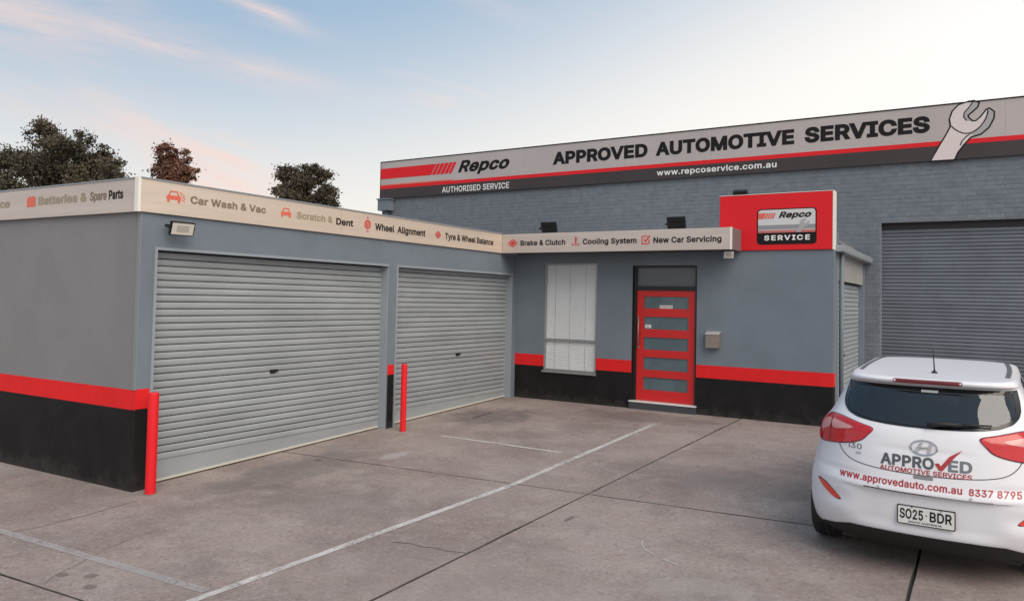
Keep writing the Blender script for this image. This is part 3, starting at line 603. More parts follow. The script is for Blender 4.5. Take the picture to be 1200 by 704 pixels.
for a, b in (D1, D2):
    t = MB(); t.box(XW - 0.02, XW + 0.016, a - 0.03, a, gz(0, a), ZD); t.box(XW - 0.02, XW + 0.016, a - 0.03, b + 0.012, ZD, ZD + 0.03)
    t.box(XW - 0.155, XW + 0.006, b - 0.004, b + 0.008, gz(0, b), ZD)
    t.build('door_frame', M['trim'], garage)
roller_door(garage, 'y', D1[0], D1[1] - 0.004, -0.17, 0.06, ZD + 0.02, 0.079, M['slat'], 0.195, lock=(6.62, 1.12), gap=0.05)
roller_door(garage, 'y', D2[0], D2[1] - 0.004, -0.17, 0.16, ZD + 0.02, 0.079, M['slat'], 0.195, lock=(10.62, 1.13), gap=0.04)
# corrugated side wall
AN = -0.03108; ca, sa = math.cos(AN), math.sin(AN)
SW = lambda t, o, z: (XW - t * ca - o * sa, 4.70 + t * sa - o * ca, z)       # t along the wall to the left, o outwards
def corr(z0, z1, name, m):
    mb = MB(); n = int(9.0 / 0.034); k = 0; pts = []
    for i in range(n):
        t0 = i * 0.034
        for dt, o in ((0.0, 0.0), (0.019, 0.0), (0.022, -0.0025), (0.031, -0.0025)): pts.append((t0 + dt, o + 0.0))
    for t_, o in pts: mb.v += [SW(t_, o, z0), SW(t_, o, z1)]
    mb.f = [(2 * i, 2 * i + 2, 2 * i + 3, 2 * i + 1) for i in range(len(pts) - 1)]
    return mb.build(name, m, garage)
corr(1.062, 2.944, 'side_wall', M['wallside']); corr(0.852, 1.062, 'side_red_band', M['red']); corr(ZL, 0.852, 'side_black_band', M['black'])
MB().box(0, 0.055, -0.0, 0.012, 1.062, 2.944, fn=lambda a, b, c: SW(a - 0.002, b, c)).build('corner_flashing', mat('corner_flashing_grey', (0.215, 0.235, 0.25), 0.5), garage)
w = MB(); w.add([SW(0.3, -0.3, 3.15), SW(9, -0.3, 3.15), (-9, YO, 3.15), (-0.1, YO, 3.15)], [(0, 1, 2, 3)]); w.build('roof', M['roof'], garage)
w = MB(); w.box(-9.2, -9.0, 4.9, YO, ZL, 3.2); w.box(-9.0, -0.25, YO - 0.2, YO - 0.002, ZL, 3.2); w.build('rear_wall', M['wallside'], garage)

# fascia sign running round the garage
fs = root('garage_fascia_sign', (0, 8, 3.1), 'long silver fascia above the two garage doors reading Car Wash & Vac, Scratch & Dent, Wheel Alignment', 'fascia sign')
SEAM = 7.593
for a, b in ((4.66, SEAM - 0.002), (SEAM + 0.002, YC - 0.004)):
    MB().box(-0.06, 0.0, a, b, Z_FB, Z_FT).build('panel', M['silver'], fs)
MB().box(-0.10, 0.012, 4.655, YC - 0.004, Z_FT, Z_FT + 0.014).build('top_capping', M['trim'], fs)
MB().box(-0.055, 0.006, 4.622, 4.658, Z_FB - 0.004, Z_FT + 0.010).build('corner_trim', M['cap'], fs)
FX = lambda u, v: (0.003, u, v)
def lettering(s, a, b, v0, cap, fn, m, parent, bold=0.038, space=1.0, shear=0.0, name='lettering'):
    t = text(s, a, b, v0, cap, fn, bold, space, shear)
    for k in sorted(set(WORD)):
        mb = MB(); idx = {}
        for f, w_ in zip(t.f, WORD):
            if w_ != k: continue
            for i in f:
                if i not in idx: idx[i] = len(mb.v); mb.v.append(t.v[i])
            mb.f.append(tuple(idx[i] for i in f))
        mb.build(name, m, parent, fix=False)
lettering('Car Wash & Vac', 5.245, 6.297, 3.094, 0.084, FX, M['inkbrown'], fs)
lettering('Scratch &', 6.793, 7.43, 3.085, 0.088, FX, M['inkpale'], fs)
lettering('Dent', 7.497, 7.827, 3.072, 0.092, FX, M['ink'], fs)
lettering('Wheel  Alignment', 8.281, 9.456, 3.066, 0.102, FX, M['ink'], fs)
lettering('Tyre & Wheel Balance', 9.978, 11.431, 3.066, 0.104, FX, M['ink'], fs)


def car_icon(u0, u1, v0, v1, fn, m, parent, splash=False, dots=None):
    mb = MB(); q = lambda a, b: (u0 + a * (u1 - u0), v0 + b * (v1 - v0)); F = lambda a, b: fn(*q(a, b))
    poly([(0.02, 0.25), (0.02, 0.50), (0.12, 0.60), (0.88, 0.60), (0.98, 0.50), (0.98, 0.25)], F, mb)
    poly([(0.06, 0.02), (0.06, 0.25), (0.22, 0.25), (0.22, 0.02)], F, mb); poly([(0.78, 0.02), (0.78, 0.25), (0.94, 0.25), (0.94, 0.02)], F, mb)
    for P in ([(0.12, 0.60), (0.26, 0.98), (0.33, 0.92), (0.22, 0.60)], [(0.26, 0.98), (0.74, 0.98), (0.67, 0.88), (0.33, 0.88)], [(0.88, 0.60), (0.74, 0.98), (0.67, 0.92), (0.78, 0.60)]):
        poly(P, F, mb)
    if splash:
        for a, b, r in ((0.95, 0.92, .05), (1.08, 0.80, .05), (1.0, 0.70, .04), (1.18, 0.62, .05), (1.10, 0.48, .05), (1.25, 0.42, .05), (1.12, 0.28, .05), (1.22, 0.2, .04)):
            poly(ringpts(a, b, r, r * 1.3, 8), F, mb)
    o = mb.build('icon', m, parent, fix=False)
    mb = MB()
    for a in (0.17, 0.83):
        poly(ringpts(a, 0.42, 0.06, 0.07, 10), lambda x, y: fn2(*q(x, y)), mb) if False else None
    return o
car_icon(4.95, 5.13, 3.078, 3.208, FX, M['redfade'], fs, splash=True)
car_icon(6.53, 6.70, 3.075, 3.200, FX, M['redfade'], fs)
def wheel_icon(cu, cv, r, fn, m, parent, ticks=None, squash=1.0):
    mb = MB(); ring(cu, cv, r, r, r * 0.36, fn, mb); ring(cu, cv, r * 0.48, r * 0.48, r * 0.16, fn, mb, 18); poly(ringpts(cu, cv, r * 0.2, r * 0.2, 10), fn, mb)
    if ticks == 'v':
        for s in (-1, 1): poly([(cu - r * 0.45, cv + s * r * 1.38), (cu + r * 0.45, cv + s * r * 1.38), (cu, cv + s * r * 1.72)], fn, mb)
    if ticks == 'h':
        for s in (-1, 1): poly([(cu + s * r * 1.1, cv - r * 0.4), (cu + s * r * 1.1, cv + r * 0.4), (cu + s * r * 1.5, cv)], fn, mb)
    return mb.build('icon', m, parent, fix=False)
wheel_icon(8.122, 3.132, 0.066, FX, M['redink'], fs, 'v')
wheel_icon(9.79, 3.122, 0.056, FX, M['redink'], fs, 'h')

ss = root('side_fascia_sign', (-4, 4.5, 3.1), 'silver fascia on the side of the garage wing reading Batteries & Spare Parts', 'fascia sign')
SF = lambda t, o, z: (-t * ca - o * sa, 4.655 + t * sa - o * ca, z)
MB().box(0.034, 9.0, -0.05, 0.0, Z_FB, Z_FT, fn=SF).build('panel', M['silverpink'], ss)
MB().box(0.034, 9.0, -0.09, 0.012, Z_FT, Z_FT + 0.014, fn=SF).build('top_capping', M['trim'], ss)
FS = lambda u, v: SF(-u, 0.003, v)
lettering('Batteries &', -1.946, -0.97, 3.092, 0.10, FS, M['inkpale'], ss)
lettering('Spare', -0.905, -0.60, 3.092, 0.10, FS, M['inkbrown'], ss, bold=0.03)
lettering('Parts', -0.555, -0.30, 3.092, 0.10, FS, M['ink'], ss, bold=0.04)
poly([(-2.19, 3.078), (-2.01, 3.078), (-2.01, 3.19), (-2.05, 3.19), (-2.05, 3.207), (-2.085, 3.207), (-2.085, 3.19), (-2.115, 3.19), (-2.115, 3.207), (-2.15, 3.207), (-2.15, 3.19), (-2.19, 3.19)], FS).build('icon', M['redfade'], ss, fix=False)
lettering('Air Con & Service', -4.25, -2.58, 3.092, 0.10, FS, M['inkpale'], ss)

# ------------------------------------------------------------------ office
office = root('office_building', (2.8, 14, 0), 'flat grey office front with red stripe, black base, red door and blinds window', 'office')
TW = 0.2
WX0, WX1, WZ0, WZ1 = 0.585, 1.668, 0.795, 2.772
DX0, DX1, DZ1 = 2.352, 3.500, 2.728
RB0, RB1 = 0.868, 1.078
def wallz(z0, z1, name, m):
    w = MB(); segs = []
    for a, b, lo, hi in ((-0.03, WX0, ZL, 9), (WX1, DX0, ZL, 9), (DX1, XO, ZL, 9), (WX0, WX1, WZ1, 9), (WX0, WX1, ZL, WZ0), (DX0, DX1, DZ1, 9)):
        q0, q1 = max(z0, lo), min(z1, hi)
        if q1 > q0: MB().box(a, b, YO, YO + TW, q0, q1).build(name, m, office)
wallz(RB1, 2.955, 'wall', M['wall']); wallz(RB0, RB1, 'red_band', M['red']); wallz(ZL, RB0, 'black_band', M['black'])
w = MB(); w.box(XO - TW, XO, YO + TW, 12.80, ZL, 3.25); w.box(-0.03, XO - TW, YO + 0.02, YO + 0.12, 2.957, 3.27)
w.box(XO - TW, XO, YO + 0.002, YO + TW, 2.957, 3.25); w.build('side_wall', M['wall'], office)
w = MB(); w.box(0, XO - 0.21, YO + 0.13, YB - 0.01, 3.20, 3.25); w.build('roof', M['roof'], office)
w = MB(); w.box(0.0, 3.84, YO + 0.10, YO + 0.2, 3.27, 3.345); w.build('roof_flashing', M['trim'], office)
# east bay with small roller door
w = MB(); w.box(XO - 0.20, XO - 0.05, 12.80, 12.90, ZL, 2.93); w.box(XO - 0.20, XO - 0.02, 15.93, YB - 0.01, ZL, 2.93); w.build('bay_post', M['wall'], office)
mb = MB()
ww = 12.90; pts = []
while ww < 15.93:
    for dt, o in ((0, 0), (0.10, 0), (0.108, -0.007), (0.125, -0.007)): pts.append((min(ww + dt, 15.93), o))
    ww += 0.133
for y, o in pts: mb.v += [(XO - 0.03 + o, y, 2.505), (XO - 0.03 + o, y, 2.93)]
mb.f = [(2 * i, 2 * i + 2, 2 * i + 3, 2 * i + 1) for i in range(len(pts) - 1)]
mb.build('ribbed_panel', mat('pale_grey_cladding', (0.33, 0.33, 0.32), 0.5, var=0.06), office)
w = MB(); w.box(XO - 0.06, XO + 0.115, 12.46, YB - 0.02, 2.935, 2.955); w.box(XO + 0.10, XO + 0.118, 12.46, YB - 0.02, 2.955, 3.04); w.box(XO - 0.06, XO + 0.1, 12.46, 12.478, 2.955, 3.04)
w.build('gutter', M['trim'], office)
w = MB().tube([(XO + 0.035, 12.86, 2.93), (XO + 0.035, 12.86, 0.24)], 0.035, 12); w.build('downpipe', M['wall'], office, smooth=True)
roller_door(office, 'y', 12.92, 15.93, XO - 0.12, 0.28, 2.505, 0.079, M['slatpale'], 0.15, lock=(14.0, 1.25))
# window
wf = MB(); YF = YO + 0.018
wf.box(WX0, WX0 + 0.03, YF, YF + 0.06, WZ0, WZ1); wf.box(WX1 - 0.025, WX1, YF, YF + 0.06, WZ0, WZ1)
wf.box(WX0 + 0.03, WX1 - 0.025, YF, YF + 0.06, WZ1 - 0.03, WZ1); wf.box(WX0 + 0.03, WX1 - 0.025, YF, YF + 0.06, WZ0, WZ0 + 0.03)
wf.box(WX0 + 0.03, WX1 - 0.025, YF - 0.01, YF + 0.06, 1.352, 1.385)
win = wf.build('window', M['alu'], office)
MB().box(WX0 - 0.012, WX1 + 0.012, YO - 0.035, YO + 0.045, WZ0 - 0.03, WZ0 - 0.001).build('sill', M['alu'], win)
for a_, b_ in ((1.385, WZ1 - 0.03), (WZ0 + 0.03, 1.352)):
    MB().add([(WX0 + 0.03, YF + 0.012, a_), (WX1 - 0.025, YF + 0.012, a_), (WX1 - 0.025, YF + 0.012, b_), (WX0 + 0.03, YF + 0.012, b_)], [(0, 1, 2, 3)]).build('pane', M['winglass'], win, fix=False)
bs = MB(); k = 0; z = WZ0 + 0.035
while z < WZ1 - 0.045:
    bs.add([(WX0 + 0.032, YF + 0.036, z), (WX1 - 0.027, YF + 0.036, z), (WX1 - 0.027, YF + 0.039, z + 0.018), (WX0 + 0.032, YF + 0.039, z + 0.018),
            (WX1 - 0.027, YF + 0.046, z + 0.033), (WX0 + 0.032, YF + 0.046, z + 0.033)], [(0, 1, 2, 3), (3, 2, 4, 5)]); z += 0.035
b = bs.build('blind_slats', M['blind'], win, fix=False); b['kind'] = 'stuff'
bc = MB()
for x in (0.80, 1.10, 1.42): bc.box(x, x + 0.003, YF + 0.030, YF + 0.033, WZ0 + 0.04, WZ1 - 0.04)
bc.build('blind_cord', M['trim'], win)
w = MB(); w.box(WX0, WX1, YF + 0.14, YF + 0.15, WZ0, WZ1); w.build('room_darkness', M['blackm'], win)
# door
YD = YO + 0.10
df = MB()
df.box(DX0, DX0 + 0.052, YD - 0.05, YD + 0.05, 0.39, DZ1); df.box(DX1 - 0.045, DX1, YD - 0.05, YD + 0.05, 0.39, DZ1)
df.box(DX0 + 0.052, DX1 - 0.045, YD - 0.05, YD + 0.05, DZ1 - 0.035, DZ1); df.box(DX0 + 0.052, DX1 - 0.045, YD - 0.05, YD + 0.05, 2.305, 2.375)
df.box(DX0 - 0.001, DX0 + 0.006, YO - 0.002, YD - 0.05, 0.39, DZ1)
df.build('door_frame', M['blackm'], office)
MB().box(DX0 + 0.052, DX1 - 0.045, YD, YD + 0.02, 2.375, DZ1 - 0.035).build('transom_panel', M['panelgrey'], office)
MB().box(DX0 - 0.02, DX1 + 0.01, YO - 0.05, YD + 0.05, 0.0, 0.372).build('door_step', mat('dark_grey_step', (0.05, 0.055, 0.065), 0.7, var=0.1), office)
MB().box(DX0 - 0.025, DX1 + 0.015, YO - 0.06, YD + 0.05, 0.373, 0.392).build('threshold', M['white'], office)
X0, X1, Z0, Z1 = DX0 + 0.056, DX1 - 0.049, 0.398, 2.300
fx = lambda f: X0 + f * (X1 - X0)
rows = [(2.195, 1.990), (1.846, 1.630), (1.492, 1.276), (1.148, 0.930), (0.803, 0.586)]
pl, pr = X0 + 0.127, X1 - 0.118
d = MB(); d.box(X0, pl, YD - 0.02, YD + 0.025, Z0, Z1); d.box(pr, X1, YD - 0.02, YD + 0.025, Z0, Z1)
ed = [Z1] + [v for r in rows for v in r] + [Z0]
for i in range(0, len(ed), 2): d.box(pl, pr, YD - 0.02, YD + 0.025, ed[i + 1], ed[i])
door = d.build('front_door', mat('red_door_paint', (0.56, 0.016, 0.018), 0.32, var=0.03), office)
for a, b_ in rows: MB().box(pl, pr, YD + 0.002, YD + 0.010, b_, a).build('pane', M['frost'], door)
h = MB(); h.tube([(X0 + 0.045, YD - 0.065, 1.33), (X0 + 0.045, YD - 0.065, 1.85)], 0.012, 10); h.tube([(X0 + 0.045, YD - 0.065, 1.42), (X0 + 0.045, YD - 0.02, 1.42)], 0.009, 8); h.tube([(X0 + 0.045, YD - 0.065, 1.76), (X0 + 0.045, YD - 0.02, 1.76)], 0.009, 8)
h.build('handle', M['steel'], door, smooth=True)
MB().tube([(X0 + 0.045, YD - 0.028, 1.315), (X0 + 0.045, YD - 0.02, 1.315)], 0.02, 14).build('lock', M['steel'], door)
DF = lambda u, v: (u, YD - 0.0015, v)
n1 = poly(rrect(2.815, 3.045, 1.992, 2.046, 0.004), lambda u, v: (u, YD - 0.0, v)).build('notice', M['inkwhite'], door, fix=False)
text('RECEPTION', 2.830, 3.030, 2.006, 0.026, DF, 0.02).build('notice_lettering', M['ink'], door, fix=False)
poly(rrect(2.553, 2.665, 1.650, 1.705, 0.004), lambda u, v: (u, YD - 0.0, v)).build('notice', M['inkwhite'], door, fix=False)
text('PULL', 2.568, 2.650, 1.664, 0.026, DF, 0.02).build('notice_lettering', M['ink'], door, fix=False)

# canopy sign over the office door
cs = root('canopy_sign', (2.1, 12, 2.94), 'flat silver canopy over the office door reading Brake & Clutch, Cooling System, New Car Servicing', 'canopy')
CX1 = 4.228
MB().box(0.004, CX1 - 0.026, YC, YC + 0.03, Z_FB, 3.288).build('front_panel', M['silverpink'], cs)
MB().box(CX1 - 0.026, CX1 + 0.002, YC - 0.004, YC + 0.03, Z_FB - 0.003, 3.290).build('corner_trim', M['cap'], cs)
MB().box(CX1 - 0.024, CX1, YC + 0.03, YO + 0.0, Z_FB, 3.288).build('end_panel', M['silverend'], cs)
MB().box(0.004, CX1 - 0.026, YC + 0.03, YO - 0.002, Z_FB + 0.002, Z_FB + 0.03).build('soffit', mat('dark_soffit', (0.07, 0.075, 0.085), 0.7), cs)
MB().box(0.004, CX1 - 0.026, YC + 0.032, YO + 0.015, 3.255, 3.284).build('top_sheet', M['roof'], cs)
FC = lambda u, v: (u, YC - 0.003, v)
lettering('Brake & Clutch', 0.399, 1.318, 3.072, 0.095, FC, M['ink'], cs)
lettering('Cooling System', 1.66, 2.654, 3.072, 0.095, FC, M['ink'], cs)
lettering('New Car Servicing', 2.949, 4.072, 3.066, 0.095, FC, M['ink'], cs)
mb = MB(); ring(0.233, 3.122, 0.068, 0.068, 0.022, FC, mb); poly(ringpts(0.233, 3.122, 0.036, 0.036, 12), FC, mb)
for s in (-1, 1): poly([(0.233 + s * 0.080, 3.085), (0.233 + s * 0.094, 3.085), (0.233 + s * 0.094, 3.16), (0.233 + s * 0.080, 3.16)], FC, mb)
mb.build('icon', M['redink'], cs, fix=False)
mb = MB(); poly([(1.44, 3.060), (1.60, 3.060), (1.60, 3.072), (1.44, 3.072)], FC, mb); poly([(1.445, 3.084), (1.49, 3.084), (1.49, 3.094), (1.445, 3.094)], FC, mb); poly([(1.55, 3.084), (1.595, 3.084), (1.595, 3.094), (1.55, 3.094)], FC, mb)
poly([(1.508, 3.088), (1.536, 3.088), (1.536, 3.205), (1.508, 3.205)], FC, mb); poly([(1.54, 3.15), (1.56, 3.15), (1.56, 3.158), (1.54, 3.158)], FC, mb); poly([(1.54, 3.175), (1.56, 3.175), (1.56, 3.183), (1.54, 3.183)], FC, mb)
mb.build('icon', M['redink'], cs, fix=False)
mb = MB(); q = [(2.742, 3.05), (2.88, 3.05), (2.88, 3.19), (2.742, 3.19)]
for a, b_, c_, d_ in ((2.742, 2.758, 3.05, 3.19), (2.864, 2.88, 3.05, 3.13), (2.758, 2.864, 3.05, 3.066), (2.758, 2.85, 3.174, 3.19)): poly([(a, c_), (b_, c_), (b_, d_), (a, d_)], FC, mb)
poly([(2.775, 3.128), (2.792, 3.142), (2.812, 3.112), (2.878, 3.205), (2.898, 3.190), (2.814, 3.080)], FC, mb)
mb.build('icon', M['redink'], cs, fix=False)

# red sign box
rs = root('red_sign_box', (4.75, 12.3, 2.96), 'bright red box sign above the office with a silver SERVICE badge', 'sign')
YR = YO - 0.03
MB().box(3.875, 5.606, YR, YR + 0.22, 2.958, 3.853).build('sign_face', M['redsign'], rs, bevel=0.004)
MB().box(5.606, 5.622, YR - 0.004, YR + 0.24, 2.955, 3.858).build('side_return', M['cap'], rs)
MB().box(3.87, 5.606, YR - 0.003, YR + 0.225, 3.853, 3.861).build('top_edge', M['cap'], rs)
bx0, bx1, bz0, bz1 = 4.478, 5.376, 3.046, 3.610
P1 = lambda o: (lambda u, v: (u, YR - o, v))
poly(rrect(bx0, bx1, bz0, bz1, 0.06), P1(0.004)).build('badge', M['ink'], rs, fix=False)
i0, i1 = bx0 + 0.018, bx1 - 0.018
poly([(i0, 3.23), (i1, 3.23), (i1, bz1 - 0.065), (i1 - 0.012, bz1 - 0.03), (i1 - 0.045, bz1 - 0.016), (i0 + 0.045, bz1 - 0.016), (i0 + 0.012, bz1 - 0.03), (i0, bz1 - 0.065)], P1(0.007)).build('badge_panel', mat('white_silver_print', (0.60, 0.60, 0.61), 0.4), rs, fix=False)
poly([(i0, 3.285), (i1, 3.285), (i1, 3.352), (i0, 3.352)], P1(0.0095)).build('badge_stripe', M['band2'], rs, fix=False)
poly([(i0, 3.23), (i1, 3.23), (i1, 3.270), (i0, 3.270)], P1(0.0095)).build('badge_stripe', mat('pale_red_print', (0.52, 0.15, 0.14), 0.5), rs, fix=False)
def stripes(u0, u1, v0, v1, lean, cuts, fn, parent, m):
    mb = MB(); last = u0
    for i, (a, b_) in enumerate([(u0, cuts[0])] + [(cuts[k] + cuts[-1], cuts[k + 1]) for k in range(len(cuts) - 2)] + [(cuts[-2] + cuts[-1], u1)]):
        la = 0 if i == 0 else lean
        poly([(a, v0), (b_, v0), (b_ + lean, v1), (a + la, v1)], fn, mb)
    return mb.build('stripe', m, parent, fix=False)
stripes(i0, 4.735, 3.456, 3.545, 0.035, [4.585, 4.625, 4.66, 4.695, 0.012], P1(0.0105), rs, M['redfade'])
lettering('Repco', 4.812, 5.300, 3.462, 0.095, P1(0.0105), M['ink'], rs, bold=0.052, space=1.0, shear=0.32)
lettering('SERVICE', 4.592, 5.281, 3.110, 0.080, P1(0.0105), M['inkwhite'], rs, bold=0.045, space=1.25)
WR = [(6.738, 4.857), (6.881, 5.129), (6.979, 5.306), (7.058, 5.472), (7.04, 5.607), (7.084, 5.746), (7.181, 5.848), (7.337, 5.893), (7.414, 5.896), (7.483, 5.853), (7.466, 5.794), (7.391, 5.72), (7.311, 5.649), (7.32, 5.600), (7.388, 5.525), (7.448, 5.519), (7.525, 5.585), (7.618, 5.716), (7.652, 5.728), (7.719, 5.664), (7.714, 5.555), (7.643, 5.402), (7.525, 5.293), (7.363, 5.248), (7.25, 5.117), (7.155, 4.983), (7.102, 4.854)]
wm = lambda fn, sx, ox, oz: (lambda u, v: fn(ox + (u - 6.738) * sx, oz + (v - 4.857) * sx))
poly(WR, wm(P1(0.012), 0.20, 5.075, 3.232)).build('spanner_print', M['wrenchgrey'], rs, fix=False)

# ------------------------------------------------------------------ brick workshop behind
shop = root('brick_workshop', (2, YB, 0.2), 'tall blue-grey painted brick workshop behind the office with a big roller door', 'workshop')
BX0, BX1 = -6.9, 14.0; RX0, RX1, RZ = 5.880, 11.6, 3.722
w = MB(); w.box(BX0, RX0, YB, YB + 0.25, ZL, 5.87); w.box(RX1, BX1, YB, YB + 0.25, ZL, 5.87); w.box(RX0, RX1, YB, YB + 0.25, RZ, 5.87)
w.box(BX0, BX0 + 0.25, YB + 0.25, YB + 14, ZL, 5.87); w.box(BX1 - 0.25, BX1, YB + 0.25, YB + 14, ZL, 5.87); w.box(BX0 + 0.25, BX1 - 0.25, YB + 13.8, YB + 14, ZL, 5.87)
w.build('wall', M['mortar'], shop)
MB().box(BX0 + 0.26, BX1 - 0.26, YB + 0.26, YB + 13.78, 5.6, 5.65).build('roof', M['roof'], shop)
roller_door(shop, 'x', RX0, RX1, YB + 0.17, 0.35, RZ + 0.05, 0.0688, M['slatdark'], 0.15, gap=0.17)
PX, PZ = 0.290, 0.086
def brickm(wd):
    b = MB(); x0, x1, z0, z1, c = 0.006, wd - 0.006, 0.0035, PZ - 0.0035, 0.003
    b.v = [(x0, 0, z0), (x1, 0, z0), (x1, 0, z1), (x0, 0, z1), (x0 + c, -0.004, z0 + c), (x1 - c, -0.004, z0 + c), (x1 - c, -0.004, z1 - c), (x0 + c, -0.004, z1 - c)]
    b.f = [(4, 5, 6, 7), (0, 1, 5, 4), (1, 2, 6, 5), (2, 3, 7, 6), (3, 0, 4, 7)]
    return b
bl = []
z = 0.30; row = 0
while z < 4.86:
    x = BX0 - (PX / 2 if row % 2 else 0)
    while x < BX1:
        a, b_ = max(x, BX0), min(x + PX, BX1)
        if z + PZ < RZ + 0.02:
            if z < 2.86:
                a = max(a, 5.585) if b_ > 5.585 else 99
            if a < RX0 and b_ > RX0: b_ = RX0
            elif a >= RX0 and a < RX1: a = 99
        if a + 0.03 < b_: bl.append((a, z, b_ - a))
        x += PX
    z += PZ; row += 1
def seen(b):
    x, z_, w_ = b
    return abs(w_ - PX) < 0.01 and x < 8.0 and (z_ > 4.02 or (x > 5.6 and z_ > 3.0)) and not (z_ < 4.45 and 2.6 < x < 5.7)
bl.sort(key=lambda b: (not seen(b), (b[0] - CAM.x) ** 2 + (b[1] - 2) ** 2))
bme = brickm(PX).mesh('brick', M['brick'], fix=True)
for x, z_, w_ in bl[:290]:
    o = bpy.data.objects.new('brick', bme); link(o, shop)
    o.location = Vector((x, YB + random.uniform(-0.0025, 0.001), z_)) - WL[shop]
st = MB()
for x, z_, w_ in bl[290:]:
    b = brickm(w_); dy = random.uniform(-0.0025, 0.001); st.add([(p[0] + x, p[1] + YB + dy, p[2] + z_) for p in b.v], b.f)
o = st.build('brickwork', M['brick'], shop); o['kind'] = 'stuff'
rh = MB(); rh.box(-6.84, -6.46, YB - 0.26, YB - 0.012, 4.50, 4.80); rh.box(-6.87, -6.43, YB - 0.29, YB - 0.012, 4.80, 4.83)
rh.build('rainwater_head', M['wall'], shop)
rh = MB().box(-6.72, -6.60, YB - 0.13, YB - 0.012, 3.2, 4.50); rh.build('downpipe', M['wall'], shop)

bsn = root('workshop_fascia_sign', (0, YB - 0.05, 4.9), 'very long silver, red and black fascia sign reading APPROVED AUTOMOTIVE SERVICES beside a spanner', 'sign')
YS = YB - 0.07; SX0, SX1 = -6.92, 13.0
Z0s, Z3s = 4.852, 5.893; H = Z3s - Z0s; zb1 = Z0s + 0.262 * H; zr1 = Z0s + 0.345 * H
px_ = [SX0, -2.2, 2.55, 7.9, SX1]
for a, b_ in zip(px_, px_[1:]):
    MB().box(a + 0.001, b_ - 0.001, YS, YB - 0.012, zr1, Z3s - 0.012).build('silver_panel', M['bigsilver'], bsn)
MB().box(SX0, SX1, YS - 0.001, YB - 0.012, zb1, zr1).build('red_stripe', M['redsign'], bsn)
MB().box(SX0, SX1, YS, YB - 0.012, Z0s, zb1).build('black_band', M['brown'], bsn)
MB().box(SX0 - 0.012, SX1, YS - 0.012, YB + 0.02, Z3s - 0.012, Z3s + 0.010).build('top_edge', M['ink'], bsn)
MB().box(SX0 - 0.014, SX0, YS - 0.008, YB + 0.0, Z0s, Z3s - 0.012).build('side_edge', M['ink'], bsn)
PS = lambda o: (lambda u, v: (u, YS - o, v))
stripes(SX0 + 0.004, -4.44, 5.408, 5.700, 0.17, [-5.12, -4.98, -4.84, -4.70, -4.56, 0.022], PS(0.004), bsn, M['redsign'])
poly([(SX0 + 0.004, zr1), (SX0 + 2.4, zr1), (SX0 + 2.6, zr1 + 0.035), (SX0 + 0.004, zr1 + 0.035)], PS(0.004)).build('stripe', M['redfade'], bsn, fix=False)
lettering('Repco', -4.225, -2.62, 5.410, 0.315, PS(0.004), M['ink'], bsn, bold=0.052, space=1.0, shear=0.32)
lettering('AUTHORISED SERVICE', -4.735, -2.618, 4.905, 0.150, PS(0.004), M['inkwhite'], bsn, bold=0.02)
lettering('APPROVED', -1.372, 1.085, 5.395, 0.308, PS(0.004), M['ink'], bsn, bold=0.062, space=0.98)
lettering('AUTOMOTIVE', 1.275, 4.27, 5.395, 0.310, PS(0.004), M['ink'], bsn, bold=0.062, space=0.98)
lettering('SERVICES', 4.47, 6.71, 5.395, 0.314, PS(0.004), M['ink'], bsn, bold=0.062, space=0.98)
lettering('www.repcoservice.com.au', 1.312, 3.925, 4.945, 0.125, PS(0.004), M['inkwhite'], bsn, bold=0.025, space=1.05)
# spanner: black outline, grey thickness, pale face, drawn as stacked thin sheets
cxw = sum(p[0] for p in WR) / len(WR); czw = sum(p[1] for p in WR) / len(WR)
poly(grow(WR, 0.026 if area2(WR) > 0 else -0.026), PS(0.005)).build('spanner_outline', M['ink'], bsn, fix=False)
poly(WR, PS(0.008)).build('spanner_edge_print', M['wrenchgrey'], bsn, fix=False)
FACE = [(6.738, 4.857), (6.881, 5.129), (6.979, 5.306), (7.058, 5.472), (7.04, 5.607), (7.084, 5.746), (7.181, 5.848), (7.337, 5.893), (7.40, 5.896), (7.345, 5.80), (7.262, 5.70), (7.255, 5.62), (7.30, 5.55), (7.388, 5.520), (7.448, 5.519), (7.525, 5.585), (7.618, 5.716), (7.628, 5.70), (7.60, 5.557), (7.525, 5.434), (7.423, 5.344), (7.363, 5.300), (7.40, 5.27), (7.363, 5.248), (7.25, 5.117), (7.155, 4.983), (7.102, 4.854)]
poly(FACE, PS(0.011)).build('spanner_face_print', M['wrench'], bsn, fix=False)
def inkline(P, wd, o, fn=PS, parent=bsn, name='spanner_line'):
    mb = MB()
    for a, b_ in zip(P, P[1:]):
        a, b_ = Vector(a), Vector(b_); t_ = (b_ - a).normalized() * wd; n_ = Vector((-t_.y, t_.x))
        poly([tuple(a - n_), tuple(b_ - n_ + t_ * 0.3), tuple(b_ + n_ + t_ * 0.3), tuple(a + n_)], fn(o), mb)
    return mb.build(name, M['ink'], parent, fix=False)
inkline([(7.058, 5.472), (7.11, 5.41), (7.181, 5.358), (7.24, 5.325), (7.302, 5.311), (7.37, 5.318), (7.423, 5.344), (7.48, 5.385), (7.525, 5.434), (7.57, 5.50), (7.601, 5.557), (7.63, 5.65), (7.63, 5.71)], 0.010, 0.013)
inkline([(7.36, 5.30), (7.29, 5.25), (7.23, 5.18), (7.20, 5.10)], 0.009, 0.013)
inkline([(7.40, 5.893), (7.345, 5.80), (7.262, 5.70), (7.255, 5.62), (7.30, 5.55)], 0.009, 0.013)

